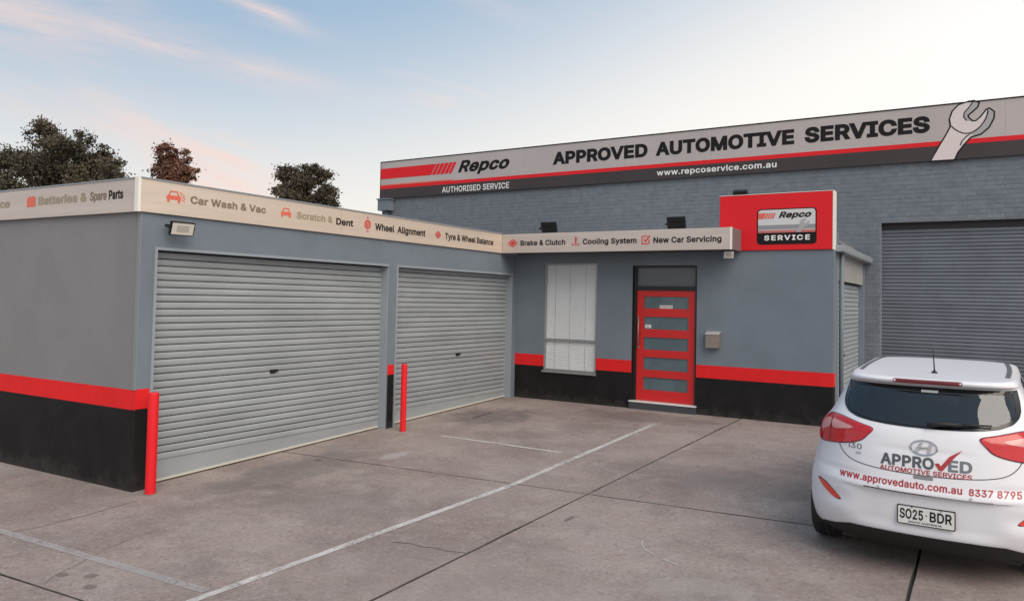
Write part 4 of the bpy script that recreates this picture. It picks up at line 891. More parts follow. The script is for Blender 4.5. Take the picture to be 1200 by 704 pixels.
# ------------------------------------------------------------------ small things on the walls
def floodlight(name, loc, w_, h_, d_, yaw, tilt, label, group, lens=True, plain=False, hm=None):
    """a flat LED floodlight facing +Y before rotation about its own centre"""
    r = root(name, loc, label, 'floodlight', group); r.rotation_euler = (tilt, 0, yaw)
    def part(mb, nm, m, bev=0.0, parent=r):
        me = mb.mesh(nm, m)
        if bev:
            bm = bmesh.new(); bm.from_mesh(me); bmesh.ops.bevel(bm, geom=bm.edges[:], offset=bev, segments=2, affect='EDGES'); bm.to_mesh(me); bm.free()
        o = bpy.data.objects.new(nm, me); link(o, parent); return o
    part(MB().box(-w_ / 2, w_ / 2, -d_ / 2, d_ / 2, -h_ / 2, h_ / 2), 'housing', hm or M['blackm'], 0.006)
    fins = MB()
    for k in range(0 if plain else 7): fins.box(-w_ * 0.38, w_ * 0.38, -d_ / 2 - 0.018, -d_ / 2, -h_ * 0.40 + k * h_ * 0.13, -h_ * 0.40 + k * h_ * 0.13 + 0.006)
    if not plain: part(fins, 'cooling_fins', M['blackm'])
    if lens:
        g = part(MB().box(-w_ / 2 + 0.014, w_ / 2 - 0.014, d_ / 2, d_ / 2 + 0.003, -h_ / 2 + 0.014, h_ / 2 - 0.014), 'lens', M['lampglass'])
        part(MB().box(-w_ / 4, w_ / 4, d_ / 2 + 0.003, d_ / 2 + 0.0045, -h_ / 5, h_ / 4), 'diode_panel', M['reflectorm'])
    br = MB()
    for s in (-1, 1): br.box(s * (w_ / 2 + 0.004) - 0.003, s * (w_ / 2 + 0.004) + 0.003, -0.10, 0.012, -0.012, 0.012)
    br.box(-w_ / 2 - 0.007, w_ / 2 + 0.007, -0.106, -0.10, -0.012, 0.012)
    part(br, 'bracket', M['blackm'])
    part(MB().tube([(-w_ * 0.3, -d_ / 2, 0), (-w_ * 0.42, -d_ / 2 - 0.05, 0.03), (-w_ * 0.45, -0.105, 0.0)], 0.006, 8), 'cable', M['blackm'])
    return r
GF = 'black floodlights around the yard'
floodlight('floodlight', (0.135, 5.06, 2.79), 0.27, 0.155, 0.04, -pi / 2 - 0.12, math.radians(-18), 'black floodlight with a white lens under the fascia left of the first garage door', GF)
floodlight('floodlight', (0.93, YC + 0.10, 3.405), 0.30, 0.19, 0.05, 0.05, math.radians(20), 'black floodlight seen from behind on the left of the canopy top', GF, plain=True)
floodlight('floodlight', (3.30, YC + 0.10, 3.400), 0.30, 0.20, 0.05, 0.05, math.radians(20), 'black floodlight seen from behind on the right end of the canopy top', GF, plain=True)
floodlight('floodlight', (4.17, YO + 0.12, 3.90), 0.23, 0.13, 0.07, 0.03, math.radians(35), 'black floodlight on the upper left edge of the red box sign', GF)
floodlight('floodlight', (4.13, YC + 0.20, 2.870), 0.15, 0.115, 0.03, pi + 0.30, math.radians(-28), 'small white floodlight under the right end of the canopy', GF, hm=M['white'])

mbx = root('letter_box', (3.80, YO, 1.36), 'small stainless steel letter box on the grey wall right of the red door', 'letter box')
MB().box(3.682, 3.905, YO - 0.10, YO - 0.002, 1.375, 1.60).build('body', M['steel'], mbx, bevel=0.004)
MB().add([(3.678, YO - 0.112, 1.592), (3.909, YO - 0.112, 1.592), (3.909, YO - 0.002, 1.625), (3.678, YO - 0.002, 1.625), (3.678, YO - 0.112, 1.605), (3.909, YO - 0.112, 1.605), (3.909, YO - 0.002, 1.640), (3.678, YO - 0.002, 1.640)],
         [(0, 1, 2, 3), (4, 5, 6, 7), (0, 1, 5, 4), (1, 2, 6, 5), (2, 3, 7, 6), (3, 0, 4, 7)]).build('lid', mat('bright_steel_lid', (0.75, 0.72, 0.70), 0.25, metal=0.6), mbx)
MB().box(3.69, 3.897, YO - 0.113, YO - 0.10, 1.372, 1.382).build('lip', M['steel'], mbx)


def bollard(x, y, r, h_, label):
    g = gz(x, y); b = root('bollard', (x, y, g), label, 'bollard', 'red steel bollards by the garage doors')
    prof = [(r, -0.05), (r, h_ - 0.02), (r * 0.96, h_ - 0.008), (r * 0.85, h_)]
    mb = MB(); n = 28
    for rr, z_ in prof: mb.v += [(rr * math.cos(2 * pi * k / n), rr * math.sin(2 * pi * k / n), z_) for k in range(n)]
    for i in range(3): mb.f += [(i * n + k, i * n + (k + 1) % n, (i + 1) * n + (k + 1) % n, (i + 1) * n + k) for k in range(n)]
    mb.f.append(tuple(3 * n + k for k in range(n)))
    o = bpy.data.objects.new('post', mb.mesh('post', M['redsign'])); link(o, b); smooth_by_angle(o)
    c = MB(); n = 20
    c.v = [(r * 1.25 * math.cos(2 * pi * k / n), r * 1.25 * math.sin(2 * pi * k / n), 0.003) for k in range(n)] + [(0, 0, 0.006)]
    c.f = [(k, (k + 1) % n, n) for k in range(n)]
    o = bpy.data.objects.new('base_grout', c.mesh('base_grout', M['concrete'])); link(o, b)
bollard(0.165, 4.78, 0.053, 1.045, 'thick red bollard at the near corner of the garage')
bollard(0.30, 8.664, 0.044, 0.985, 'slim red bollard in front of the pier between the two garage doors')

# ------------------------------------------------------------------ trees beyond the garage
def leafmat(name, a, b_):
    m = bpy.data.materials.new(name); m.use_nodes = True; t = m.node_tree; b = t.nodes['Principled BSDF']
    g = t.nodes.new('ShaderNodeNewGeometry')
    n = t.nodes.new('ShaderNodeTexNoise'); n.inputs['Scale'].default_value = 0.9; n.inputs['Detail'].default_value = 4; t.links.new(g.outputs['Position'], n.inputs['Vector'])
    c = mixc(ramp(n.outputs['Fac'], 0.35, 0.65, tree=t), a, b_, tree=t)
    c = mixc(mth('MULTIPLY', g.outputs['Random Per Island'], 0.6, tree=t), c, tuple(x * 1.7 for x in b_), tree=t)
    t.links.new(c, b.inputs['Base Color']); b.inputs['Roughness'].default_value = 0.6; b.inputs['Specular IOR Level'].default_value = 0.25
    return m
LM = leafmat('gum_leaves', (0.034, 0.037, 0.024), (0.085, 0.068, 0.045))
LM2 = leafmat('redlit_gum_leaves', (0.050, 0.040, 0.028), (0.15, 0.070, 0.046))  # red glow of the low sun painted into the leaf colours


def tree(base, clusters, nleaf, lm, label, ls=0.22, trunk_r=0.28):
    b = Vector(base); r = root('gum_tree', base, label, 'tree', 'gum trees beyond the garage')
    top = max(c[2] for c in clusters); cx = sum(c[0] for c in clusters) / len(clusters); cy = sum(c[1] for c in clusters) / len(clusters)
    fork = Vector((b.x * 0.6 + cx * 0.4, b.y * 0.6 + cy * 0.4, b.z + (min(c[2] for c in clusters) - b.z) * 0.6))
    tp = [Vector((0, 0, 0)), (fork - b) * 0.33 + Vector((0.15, 0.05, 0)), (fork - b) * 0.7, fork - b]
    tr = bpy.data.objects.new('trunk', MB().tube(tp, [trunk_r * 1.25, trunk_r, trunk_r * 0.8, trunk_r * 0.65], 10).mesh('trunk', M['bark'], True)); link(tr, r)
    cr = MB(); tw = MB(); rng = random.Random(int(abs(b.x) * 100))
    vol = [c[3] * c[4] * c[5] for c in clusters]; tot = sum(vol)
    for c, v in zip(clusters, vol):
        C = Vector(c[:3]) - b; 
        a = fork - b; mid = a.lerp(C, 0.5) + Vector((rng.uniform(-.3, .3), rng.uniform(-.3, .3), rng.uniform(0, .4)))
        lo = bpy.data.objects.new('limb', MB().tube([a, mid, C], [trunk_r * 0.5, trunk_r * 0.3, trunk_r * 0.1], 7).mesh('limb', M['bark'], True)); link(lo, r)
        n = int(nleaf * v / tot); ncl = max(10, n // 60)
        subs = []
        for k in range(9):
            d = Vector((rng.gauss(0, 1), rng.gauss(0, 1), rng.gauss(0, 1) + 0.25)).normalized(); f_ = rng.uniform(0.55, 0.98)
            sc = C + Vector((d.x * c[3], d.y * c[4], d.z * c[5])) * f_; sr_ = rng.uniform(0.26, 0.46); subs.append((sc, sr_))
            tw.tube([C.lerp(fork - b, 0.15), C.lerp(sc, 0.55) + Vector((0, 0, rng.uniform(-.1, .1))), sc], [trunk_r * 0.14, trunk_r * 0.08, trunk_r * 0.03], 4)
        for k in range(ncl):
            sc, sr_ = subs[k % len(subs)]
            d = Vector((rng.gauss(0, 1), rng.gauss(0, 1), rng.gauss(0, 1))).normalized(); rad = rng.uniform(0.1, 1.0) ** 0.5
            S_ = sc + Vector((d.x * c[3], d.y * c[4], d.z * c[5])) * rad * sr_
            sr = rng.uniform(0.06, 0.20) * min(1.2, c[3] / 1.5 + 0.3)
            for q in range(60):
                p = S_ + Vector((rng.gauss(0, sr), rng.gauss(0, sr), rng.gauss(0, sr * 0.7)))
                u = Vector((rng.gauss(0, 1), rng.gauss(0, 1), rng.gauss(0, 1) - 0.4)).normalized(); w_ = u.orthogonal().normalized(); w_.rotate(Matrix.Rotation(rng.uniform(0, 6.3), 3, u))
                l = ls * rng.uniform(0.6, 1.3); h_ = l * 0.30
                i = len(cr.v); cr.v += [tuple(p - u * l * 0.5), tuple(p + w_ * h_), tuple(p + u * l * 0.5), tuple(p - w_ * h_)]; cr.f.append((i, i + 1, i + 2, i + 3))
    o = bpy.data.objects.new('twigs', tw.mesh('twigs', M['bark'], True)); link(o, r); o['kind'] = 'stuff'
    o = bpy.data.objects.new('crown', cr.mesh('crown', lm, fix=False)); link(o, r)
    return r


def at(u, v, Y):
    """world point seen at photo pixel (u, v) at depth Y: used once to set the trees out"""
    q = fwd + rt * ((u - 600) / 884.42) + up * ((320.58 - v) / 884.42); return CAM + q * (Y / q.y)


def px_lobes(L, Y):
    o = []
    for u, v, ru, rv, dy in L:
        c = at(u, v, Y + dy); k = (c - CAM).dot(fwd) / 884.42; o.append((c.x, c.y, c.z, ru * k * 1.05, ru * k * 0.9, rv * k))
    return o
t1 = px_lobes([(52, 158, 22, 16, 0), (95, 166, 15, 16, 0.5), (68, 180, 38, 16, -0.5), (30, 198, 34, 18, 0.4), (112, 188, 24, 16, 0.3), (60, 205, 50, 20, 0), (130, 200, 17, 16, -0.3), (100, 212, 40, 20, 0)], 13.5)
tree((t1[5][0], 13.6, 0.2), t1, 42000, LM, 'largest dark gum tree at the far left behind the garage fascia', 0.095)
t2 = px_lobes([(194, 180, 13, 12, 0), (212, 184, 12, 10, 0.3), (188, 198, 14, 14, 0), (208, 204, 20, 16, 0), (222, 205, 9, 9, .2)], 16)
tree((t2[2][0], 16.1, 0.3), t2, 8500, LM2, 'small open gum tree tinted with red evening glow behind the garage corner', 0.095, 0.12)
t3 = px_lobes([(345, 208, 19, 12, 0), (368, 207, 18, 12, 0.4), (340, 224, 16, 14, 0), (360, 230, 28, 20, 0), (382, 226, 11, 12, 0), (375, 240, 18, 14, 0.2)], 26)
tree((t3[3][0], 26.1, 0.6), t3, 26000, LM, 'rounded dark gum tree showing above the fascia between Scratch and Dent', 0.13)
t4 = px_lobes([(2, 218, 26, 16, 0), (-30, 205, 30, 20, 0.5)], 12)
tree((t4[0][0], 12.1, 0.2), t4, 12000, LM, 'low dark gum tree cut off by the left edge of the view', 0.10, 0.2)

# ------------------------------------------------------------------ white hatchback
CX, CY = 7.15, 6.37
car = root('parked_car', (CX, CY, gz(CX, CY)), 'white five door hatchback with red and grey workshop lettering, parked facing the big roller door', 'car')
car.rotation_euler = (math.atan(SY), 0, math.radians(-1.7))
M['carpaint'] = mat('white_car_paint', (0.74, 0.745, 0.785), 0.36, spec=0.3, coat=0.3, var=0.015, vscale=2)
M['tyre'] = mat('tyre_rubber', (0.018, 0.018, 0.019), 0.85, bump=0.2, bscale=80)
M['plastic'] = mat('black_bumper_plastic', (0.012, 0.012, 0.013), 0.6)
M['rim'] = mat('alloy_rim', (0.5, 0.5, 0.52), 0.3, metal=0.8)
M['lens'] = mat('red_lamp_lens', (0.52, 0.010, 0.016), 0.15, coat=0.4)
M['lenspale'] = mat('pale_pink_lamp_lens', (0.66, 0.30, 0.29), 0.2, coat=0.4)
M['lensdark'] = mat('dark_red_brake_lens', (0.15, 0.012, 0.016), 0.15, coat=0.6)
M['chrome'] = mat('chrome', (0.42, 0.42, 0.43), 0.22, metal=0.9)
M['seam_and_shade'] = mat('dark_gap_and_crease_shade', (0.035, 0.035, 0.04), 0.7)
M['fabric'] = mat('dark_seat_fabric', (0.035, 0.036, 0.042), 0.9)
M['frit'] = mat('black_glass_edge', (0.006, 0.006, 0.007), 0.12)
M['silverband'] = mat('silver_grey_strip', (0.11, 0.112, 0.115), 0.4)
M['stickr'] = mat('grey_white_sticker', (0.45, 0.45, 0.45), 0.5)
#        z      R      W      F      D     n    Df
PROF = [(0.190, 0.200, 0.790, 4.14, 0.60, 2.8, 0.55), (0.260, 0.110, 0.876, 4.20, 0.68, 2.7, 0.62), (0.340, 0.045, 0.892, 4.25, 0.72, 2.6, 0.68),
        (0.450, 0.006, 0.900, 4.28, 0.75, 2.6, 0.75), (0.600, 0.000, 0.892, 4.27, 0.75, 2.6, 0.80), (0.700, 0.016, 0.878, 4.22, 0.75, 2.6, 0.85),
        (0.780, 0.034, 0.862, 4.10, 0.75, 2.6, 0.90), (0.860, 0.050, 0.846, 3.86, 0.74, 2.6, 0.85), (0.930, 0.066, 0.835, 3.52, 0.72, 2.6, 0.7),
        (1.000, 0.085, 0.822, 3.22, 0.70, 2.6, 0.55), (1.060, 0.106, 0.794, 3.05, 0.66, 2.7, 0.5), (1.120, 0.140, 0.745, 2.90, 0.60, 2.8, 0.45),
        (1.200, 0.205, 0.700, 2.73, 0.55, 2.8, 0.42), (1.280, 0.272, 0.662, 2.57, 0.50, 2.9, 0.40), (1.350, 0.332, 0.627, 2.42, 0.46, 3.0, 0.38),
        (1.402, 0.376, 0.603, 2.33, 0.42, 3.2, 0.36), (1.414, 0.352, 0.600, 2.31, 0.44, 3.2, 0.36), (1.424, 0.325, 0.597, 2.29, 0.45, 3.2, 0.36),
        (1.444, 0.315, 0.588, 2.24, 0.46, 3.2, 0.36), (1.456, 0.322, 0.578, 2.20, 0.46, 3.1, 0.36), (1.463, 0.345, 0.572, 2.17, 0.46, 3.1, 0.36),
        (1.467, 0.450, 0.560, 2.13, 0.44, 3.2, 0.36), (1.4705, 0.620, 0.545, 2.08, 0.40, 3.2, 0.36), (1.4735, 0.800, 0.515, 2.02, 0.36, 3.2, 0.33),
        (1.4760, 1.000, 0.440, 1.94, 0.30, 3.0, 0.28), (1.4780, 1.200, 0.310, 1.84, 0.18, 2.6, 0.18), (1.4790, 1.460, 0.090, 1.68, 0.06, 2.2, 0.06)]
PA = np.array(PROF)


def hermite(z, k):
    X, Y = PA[:, 0], PA[:, k]; i = int(np.clip(np.searchsorted(X, z) - 1, 0, len(X) - 2))
    dl = np.diff(Y) / np.diff(X); m_ = np.zeros(len(X)); m_[0], m_[-1] = dl[0], dl[-1]
    for j in range(1, len(X) - 1):
        m_[j] = 0 if dl[j - 1] * dl[j] <= 0 else 2 * dl[j - 1] * dl[j] / (dl[j - 1] + dl[j])
    h_ = X[i + 1] - X[i]; t = (z - X[i]) / h_
    return (2 * t**3 - 3 * t**2 + 1) * Y[i] + (t**3 - 2 * t**2 + t) * h_ * m_[i] + (-2 * t**3 + 3 * t**2) * Y[i + 1] + (t**3 - t**2) * h_ * m_[i + 1]


_pc = {}
def prof(z):
    z = round(min(max(z, 0.19), 1.479), 5)
    if z not in _pc: _pc[z] = tuple(float(hermite(z, k)) for k in range(1, 7))
    return _pc[z]
sst = lambda t: (lambda q: q * q * (3 - 2 * q))(min(1, max(0, t)))


def recess(x, z):
    ax = abs(x)
    r = 0.034 * sst((0.60 - ax) / 0.26) * sst((0.650 - z) / 0.012) * sst((z - 0.335) / 0.10)
    # soft shoulder roll under the lamps and a hollow beside the fog reflectors
    r += 0.010 * math.exp(-((z - 0.735) / 0.022) ** 2) * sst((ax - 0.30) / 0.25) * sst((0.86 - ax) / 0.05)
    r -= 0.010 * math.exp(-((z - 0.665) / 0.030) ** 2) * sst((0.84 - ax) / 0.1)
    r += 0.016 * math.exp(-((z - 0.53) / 0.055) ** 2 - ((ax - 0.60) / 0.09) ** 2)
    r += 0.006 * math.exp(-((z - 0.955) / 0.02) ** 2) * sst((0.36 - ax) / 0.1)
    return r


def rear_y(x, z):
    R_, W_, F_, D_, n_, _ = prof(z); a = min(abs(x) / W_, 0.9999)
    return R_ + D_ * (1 - (1 - a ** n_) ** (1 / n_)) + recess(x, z)


def half_ring(z, n=34):
    """points from rear centre round the corner to the side, x >= 0"""
    R_, W_, F_, D_, n_, _ = prof(z); o = []
    for k in range(n + 1):
        th = pi / 2 * k / n; x = W_ * math.sin(th) ** (2 / n_) if k else 0.0
        a = x / W_; y = R_ + D_ * (1 - max(0.0, 1 - a ** n_) ** (1 / n_)) + recess(x, z); o.append((x, y))
    return o


def front_half(z, n=14):
    R_, W_, F_, D_, n_, Df = prof(z); o = []
    for k in range(n + 1):
        th = pi / 2 * k / n; x = W_ * math.cos(th) ** (2 / 2.6) if k < n else 0.0
        a = x / W_; y = F_ - Df * (1 - max(0.0, 1 - a ** 2.6) ** (1 / 2.6)); o.append((x, y))
    return o


def rear_pts(z):
    # even-ish spacing in x for the flat part, angular round the corner
    R_, W_, *_ = prof(z)
    xs_ = [W_ * f for f in (0, .05, .10, .15, .20, .25, .30, .35, .40, .45, .49, .52, .55, .58, .61, .64, .68, .72, .76, .80, .84, .875, .905, .93, .95, .967, .98, .990, .9965)]
    return [(x, rear_y(x, z)) for x in xs_] + [(W_, R_ + prof(z)[3])]


def ring_at(z, dw=0.0, dr=0.0, df=0.0):
    R_, W_, F_, D_, n_, Df = prof(z)
    a = rear_pts(z); f = front_half(z); ys0, ys1 = a[-1][1], f[0][1]
    side = [(W_, ys0 + (ys1 - ys0) * k / 22) for k in range(1, 22)]
    half = a + side + f
    half = [(x * (W_ - dw) / W_, (y - (R_ + F_) / 2) * ((F_ - R_ - dr - df) / (F_ - R_)) + (R_ + F_) / 2 + (dr - df) / 2) for x, y in half]
    return half + [(-x, y) for x, y in half[-2:0:-1]]


def loft(zs, **kw):
    mb = MB(); rings = [ring_at(z, **kw) for z in zs]; n = len(rings[0])
    for z, r in zip(zs, rings): mb.v += [(x, y, z) for x, y in r]
    for j in range(len(zs) - 1):
        mb.f += [(j * n + i, j * n + (i + 1) % n, (j + 1) * n + (i + 1) % n, (j + 1) * n + i) for i in range(n)]
    mb.f.append(tuple(range(n))[::-1]); mb.f.append(tuple((len(zs) - 1) * n + i for i in range(n)))
    return mb


zs = list(np.arange(0.19, 0.60, 0.02)) + list(np.arange(0.60, 0.67, 0.0045)) + list(np.arange(0.672, 1.38, 0.0165)) + list(np.arange(1.385, 1.46, 0.004)) + list(np.arange(1.460, 1.4787, 0.0009)) + [1.479]
body_m = loft(zs).mesh('body', M['carpaint'])
BV = BVHTree.FromPolygons([v.co.copy() for v in body_m.vertices], [tuple(p.vertices) for p in body_m.polygons])
body = bpy.data.objects.new('body', body_m); link(body, car)
cutters = []
def cutter(mb): o = bpy.data.objects.new('cutter', mb.mesh('cutter', M['plastic'])); COL.objects.link(o); o.parent = car; cutters.append(o)
def prism(P, fa, fb):
    mb = MB(); n = len(P); mb.v = [fa(*p) for p in P] + [fb(*p) for p in P]
    mb.f = [tuple(range(n))[::-1], tuple(range(n, 2 * n))] + [(i, (i + 1) % n, n + (i + 1) % n, n + i) for i in range(n)]
    return mb
sym = lambda P: P + [(-x, z) for x, z in P[::-1]]
cutter(loft([0.72, 0.8, 0.9, 1.0, 1.1, 1.2, 1.3, 1.37, 1.40], dw=0.07, dr=0.09, df=0.09))
GL = [(0.0, 1.116), (-0.12, 1.117), (-0.25, 1.122), (-0.37, 1.131), (-0.475, 1.146), (-0.552, 1.175), (-0.590, 1.215), (-0.601, 1.26), (-0.595, 1.32), (-0.576, 1.400)]
GLASS = GL[:1] + GL[1:] + [(-0.3, 1.403), (0.3, 1.403)] + [(-x, z) for x, z in GL[:0:-1]]
OP = [(0.0, 1.140), (-0.25, 1.145), (-0.42, 1.160), (-0.50, 1.185), (-0.535, 1.22), (-0.545, 1.27), (-0.535, 1.352)]
OP = [(0.0, 1.132), (-0.13, 1.133), (-0.26, 1.139), (-0.37, 1.148), (-0.465, 1.164), (-0.533, 1.189), (-0.566, 1.222), (-0.576, 1.262), (-0.571, 1.315), (-0.557, 1.366)]
OPEN = OP + [(-x, z) for x, z in OP[:0:-1]]
cutter(prism(OPEN, lambda x, z: (x, -0.1, z), lambda x, z: (x, 0.78, z)))
WS = [(-0.60, 1.07), (0.60, 1.07), (0.50, 1.385), (-0.50, 1.385)]
cutter(prism(WS, lambda x, z: (x, 2.02, z), lambda x, z: (x, 3.6, z)))
SWR = [(0.86, 1.13), (1.77, 1.075), (1.77, 1.385), (1.2, 1.39), (0.98, 1.34)]
SWF = [(1.84, 1.072), (2.72, 1.06), (2.42, 1.27), (2.22, 1.385), (1.84, 1.385)]
for Pq in (SWR, SWF): cutter(prism(Pq, lambda y, z: (-1.1, y, z), lambda y, z: (1.1, y, z)))
WY = (0.80, 3.45); WR_ = 0.315
for wy in WY:
    for s in (-1, 1):
        mb = MB(); mb.tube([(s * 0.60, wy, WR_ + 0.005), (s * 1.05, wy, WR_ + 0.005)], 0.362, 40); cutter(mb)
for c in cutters:
    md = body.modifiers.new('cut', 'BOOLEAN'); md.operation = 'DIFFERENCE'; md.object = c; md.solver = 'EXACT'; md.material_mode = 'TRANSFER'
bpy.context.view_layer.update()
dg = bpy.context.evaluated_depsgraph_get(); nm = bpy.data.meshes.new_from_object(body.evaluated_get(dg)); nm.name = 'body'
body.modifiers.clear(); body.data = nm
for c in cutters: bpy.data.objects.remove(c)
smooth_by_angle(body, 0.55)


def cpart(name, mb_or_me, m=None, parent=None, smooth=False, fix=True, ang=None):
    me = mb_or_me.mesh(name, m, smooth, fix) if isinstance(mb_or_me, MB) else mb_or_me
    o = bpy.data.objects.new(name, me); link(o, parent or car)
    if ang: smooth_by_angle(o, ang)
    return o


def nrm_rear(x, z):
    e = 0.004; dx = (rear_y(x + e, z) - rear_y(x - e, z)) / (2 * e); dz = (rear_y(x, z + e) - rear_y(x, z - e)) / (2 * e)
    return Vector((dx, -1, dz)).normalized()
RS = lambda o: (lambda x, z: tuple(Vector((x, rear_y(x, z), z)) + nrm_rear(x, z) * o))
_arc = {}
def arc(s, z):
    z = round(z, 3)
    if z not in _arc:
        P = half_ring(z, 60); R_, W_, F_, *_ = prof(z); P.append((W_, F_ * 0.6))
        L = [0.0]
        for a, b_ in zip(P, P[1:]): L.append(L[-1] + math.hypot(b_[0] - a[0], b_[1] - a[1]))
        _arc[z] = (L, [p[0] for p in P], [p[1] for p in P])
    L, X, Y = _arc[z]; t = abs(s); sg = 1 if s >= 0 else -1
    x, y = float(np.interp(t, L, X)), float(np.interp(t, L, Y)); x2, y2 = float(np.interp(t + .01, L, X)), float(np.interp(t + .01, L, Y)); x1, y1 = float(np.interp(t - .01, L, X)), float(np.interp(t - .01, L, Y))
    tx, ty = x2 - x1, y2 - y1; l = math.hypot(tx, ty) or 1
    return sg * x, y, sg * ty / l, -tx / l
def AS(o):
    def f(s, z):
        x, y, nx, ny = arc(s, z); return (x + nx * o, y + ny * o, z)
    return f


def patch(P, fn, mx=0.035):
    """polygon densely triangulated in its own plane, then laid on the surface by fn"""
    bm = bmesh.new(); vs = [bm.verts.new((a, b_, 0)) for a, b_ in P]
    for t in tessellate_polygon([[Vector((a, b_, 0)) for a, b_ in P]]): 
        try: bm.faces.new([vs[i] for i in t])
        except ValueError: pass
    for _ in range(7):
        E_ = [e for e in bm.edges if e.calc_length() > mx]
        if not E_: break
        bmesh.ops.subdivide_edges(bm, edges=E_, cuts=1); bmesh.ops.triangulate(bm, faces=bm.faces)
        bmesh.ops.beautify_fill(bm, faces=bm.faces, edges=bm.edges)
    for v in bm.verts: v.co = Vector(fn(v.co.x, v.co.y))
    me = bpy.data.meshes.new('p'); bm.to_mesh(me); bm.free()
    mb = MB(); mb.v = [tuple(v.co) for v in me.vertices]; mb.f = [tuple(p.vertices) for p in me.polygons]; bpy.data.meshes.remove(me)
    return mb


def annulus(PO, PI_, fn, n=160):
    """band between two closed outlines with the same start and sense"""
    def res(P):
        P = [Vector(p) for p in P]; L = [0]; Q = P + [P[0]]
        for a, b_ in zip(Q, Q[1:]): L.append(L[-1] + (b_ - a).length)
        o = []
        for k in range(n):
            s = L[-1] * k / n; i = max(j for j in range(len(L) - 1) if L[j] <= s + 1e-9); t = (s - L[i]) / max(1e-9, L[i + 1] - L[i]); o.append(Q[i].lerp(Q[i + 1], t))
        return o
    A, B_ = res(PO), res(PI_); mb = MB()
    # walk both outlines by angle so that corners pair up
    c = sum(A, Vector((0, 0))) / n; ang = lambda p: math.atan2((p.y - c.y) * 3, p.x - c.x)
    rows_ = 3
    for r in range(rows_ + 1):
        mb.v += [fn(*(A[k].lerp(B_[k], r / rows_))) for k in range(n)]
    for r in range(rows_): mb.f += [(r * n + k, r * n + (k + 1) % n, (r + 1) * n + (k + 1) % n, (r + 1) * n + k) for k in range(n)]
    return mb


def ribbon(P, wd, fn, step=0.02):
    Q = []; P = [Vector(p) for p in P]
    for a, b_ in zip(P, P[1:]):
        n = max(1, int((b_ - a).length / step)); Q += [a.lerp(b_, k / n) for k in range(n)]
    Q.append(P[-1]); mb = MB()
    for i, p in enumerate(Q):
        d_ = (Q[min(i + 1, len(Q) - 1)] - Q[max(0, i - 1)]).normalized(); nn = Vector((-d_.y, d_.x)) * wd / 2
        mb.v += [fn(*(p + nn)), fn(*(p - nn))]
    mb.f = [(2 * i, 2 * i + 1, 2 * i + 3, 2 * i + 2) for i in range(len(Q) - 1)]
    return mb


def spline(P, n=6, closed=False):
    P = [Vector(p) for p in P]; o = []; N_ = len(P)
    rng = range(N_) if closed else range(N_ - 1)
    for i in rng:
        if closed: a, b_, c_, d_ = P[i - 1], P[i], P[(i + 1) % N_], P[(i + 2) % N_]
        else: a, b_, c_, d_ = P[max(0, i - 1)], P[i], P[i + 1], P[min(N_ - 1, i + 2)]
        for k in range(n):
            t = k / n; o.append(tuple(0.5 * ((2 * b_) + (c_ - a) * t + (2 * a - 5 * b_ + 4 * c_ - d_) * t * t + (3 * b_ - a - 3 * c_ + d_) * t**3)))
    if not closed: o.append(tuple(P[-1]))
    return o


# rear glass and its black edge
gp = spline(GL, 4) ; GLs = gp + [(-0.3, 1.403), (0.3, 1.403)] + [(-x, z) for x, z in gp[:0:-1]]
OPs = OPEN
gm = patch(GLs, RS(0.003), 0.05)
rg = cpart('rear_window', gm, M['carglass'], smooth=True, fix=False)
half = lambda P: P
frA = GL + [(-0.3, 1.403), (0.0, 1.403)]
frB = [(x * 0.985, z + 0.001) for x, z in OP] + [(-0.3, 1.368), (0.0, 1.368)]
fr = MB()
for sgn in (1, -1):
    for i in range(len(frA) - 1):
        n_ = 8
        for k in range(n_):
            pa0 = Vector(frA[i]).lerp(Vector(frA[i + 1]), k / n_); pa1 = Vector(frA[i]).lerp(Vector(frA[i + 1]), (k + 1) / n_)
            pb0 = Vector(frB[i]).lerp(Vector(frB[i + 1]), k / n_); pb1 = Vector(frB[i]).lerp(Vector(frB[i + 1]), (k + 1) / n_)
            fr.add([RS(0.0045)(sgn * p.x, p.y) for p in (pa0, pa1, pb1, pb0)], [(0, 1, 2, 3)])
cpart('glass_border', fr, M['frit'], rg, fix=False)
cpart('sticker', patch([(-0.04, 1.359), (0.075, 1.359), (0.075, 1.377), (-0.04, 1.377)], RS(0.006)), M['stickr'], rg, fix=False)
wp = MB(); wp.tube([RS(0.02)(0.02, 1.130), RS(0.035)(0.10, 1.142), RS(0.03)(0.24, 1.147)], [0.020, 0.018, 0.010], 8); wp.tube([RS(0.03)(0.20, 1.147), RS(0.022)(0.42, 1.156)], [0.010, 0.006], 8)
cpart('wiper', wp, M['plastic'], smooth=True)
for Pq in (SWR, SWF):
    Pg = [(y, z) for y, z in Pq]
    for s in (-1, 1):
        def sf(y, z, s=s):
            R_, W_, F_, D_, n_, Df = prof(z); a = 1.0
            if y < R_ + D_: q = 1 - (y - R_) / D_; a = max(0, 1 - q ** n_) ** (1 / n_)
            if y > F_ - Df: q = 1 - (F_ - y) / Df; a = max(0, 1 - q ** 2.6) ** (1 / 2.6)
            return (s * (W_ * a - 0.006), y, z)
        cy, cz = sum(p[0] for p in Pg) / len(Pg), sum(p[1] for p in Pg) / len(Pg)
        cpart('side_window', patch([(cy + (y - cy) * 1.02, cz + (z - cz) * 1.03) for y, z in Pg], sf, 0.08), M['sideglass'], smooth=True, fix=False)
def wsf(x, z):
    R_, W_, F_, D_, n_, Df = prof(z); a = min(abs(x) / W_, .999); return (x, F_ - Df * (1 - (1 - a ** 2.6) ** (1 / 2.6)) - 0.006, z)
cpart('windscreen', patch([(-0.62, 1.06), (0.62, 1.06), (0.51, 1.39), (-0.51, 1.39)], wsf, 0.08), M['sideglass'], smooth=True, fix=False)

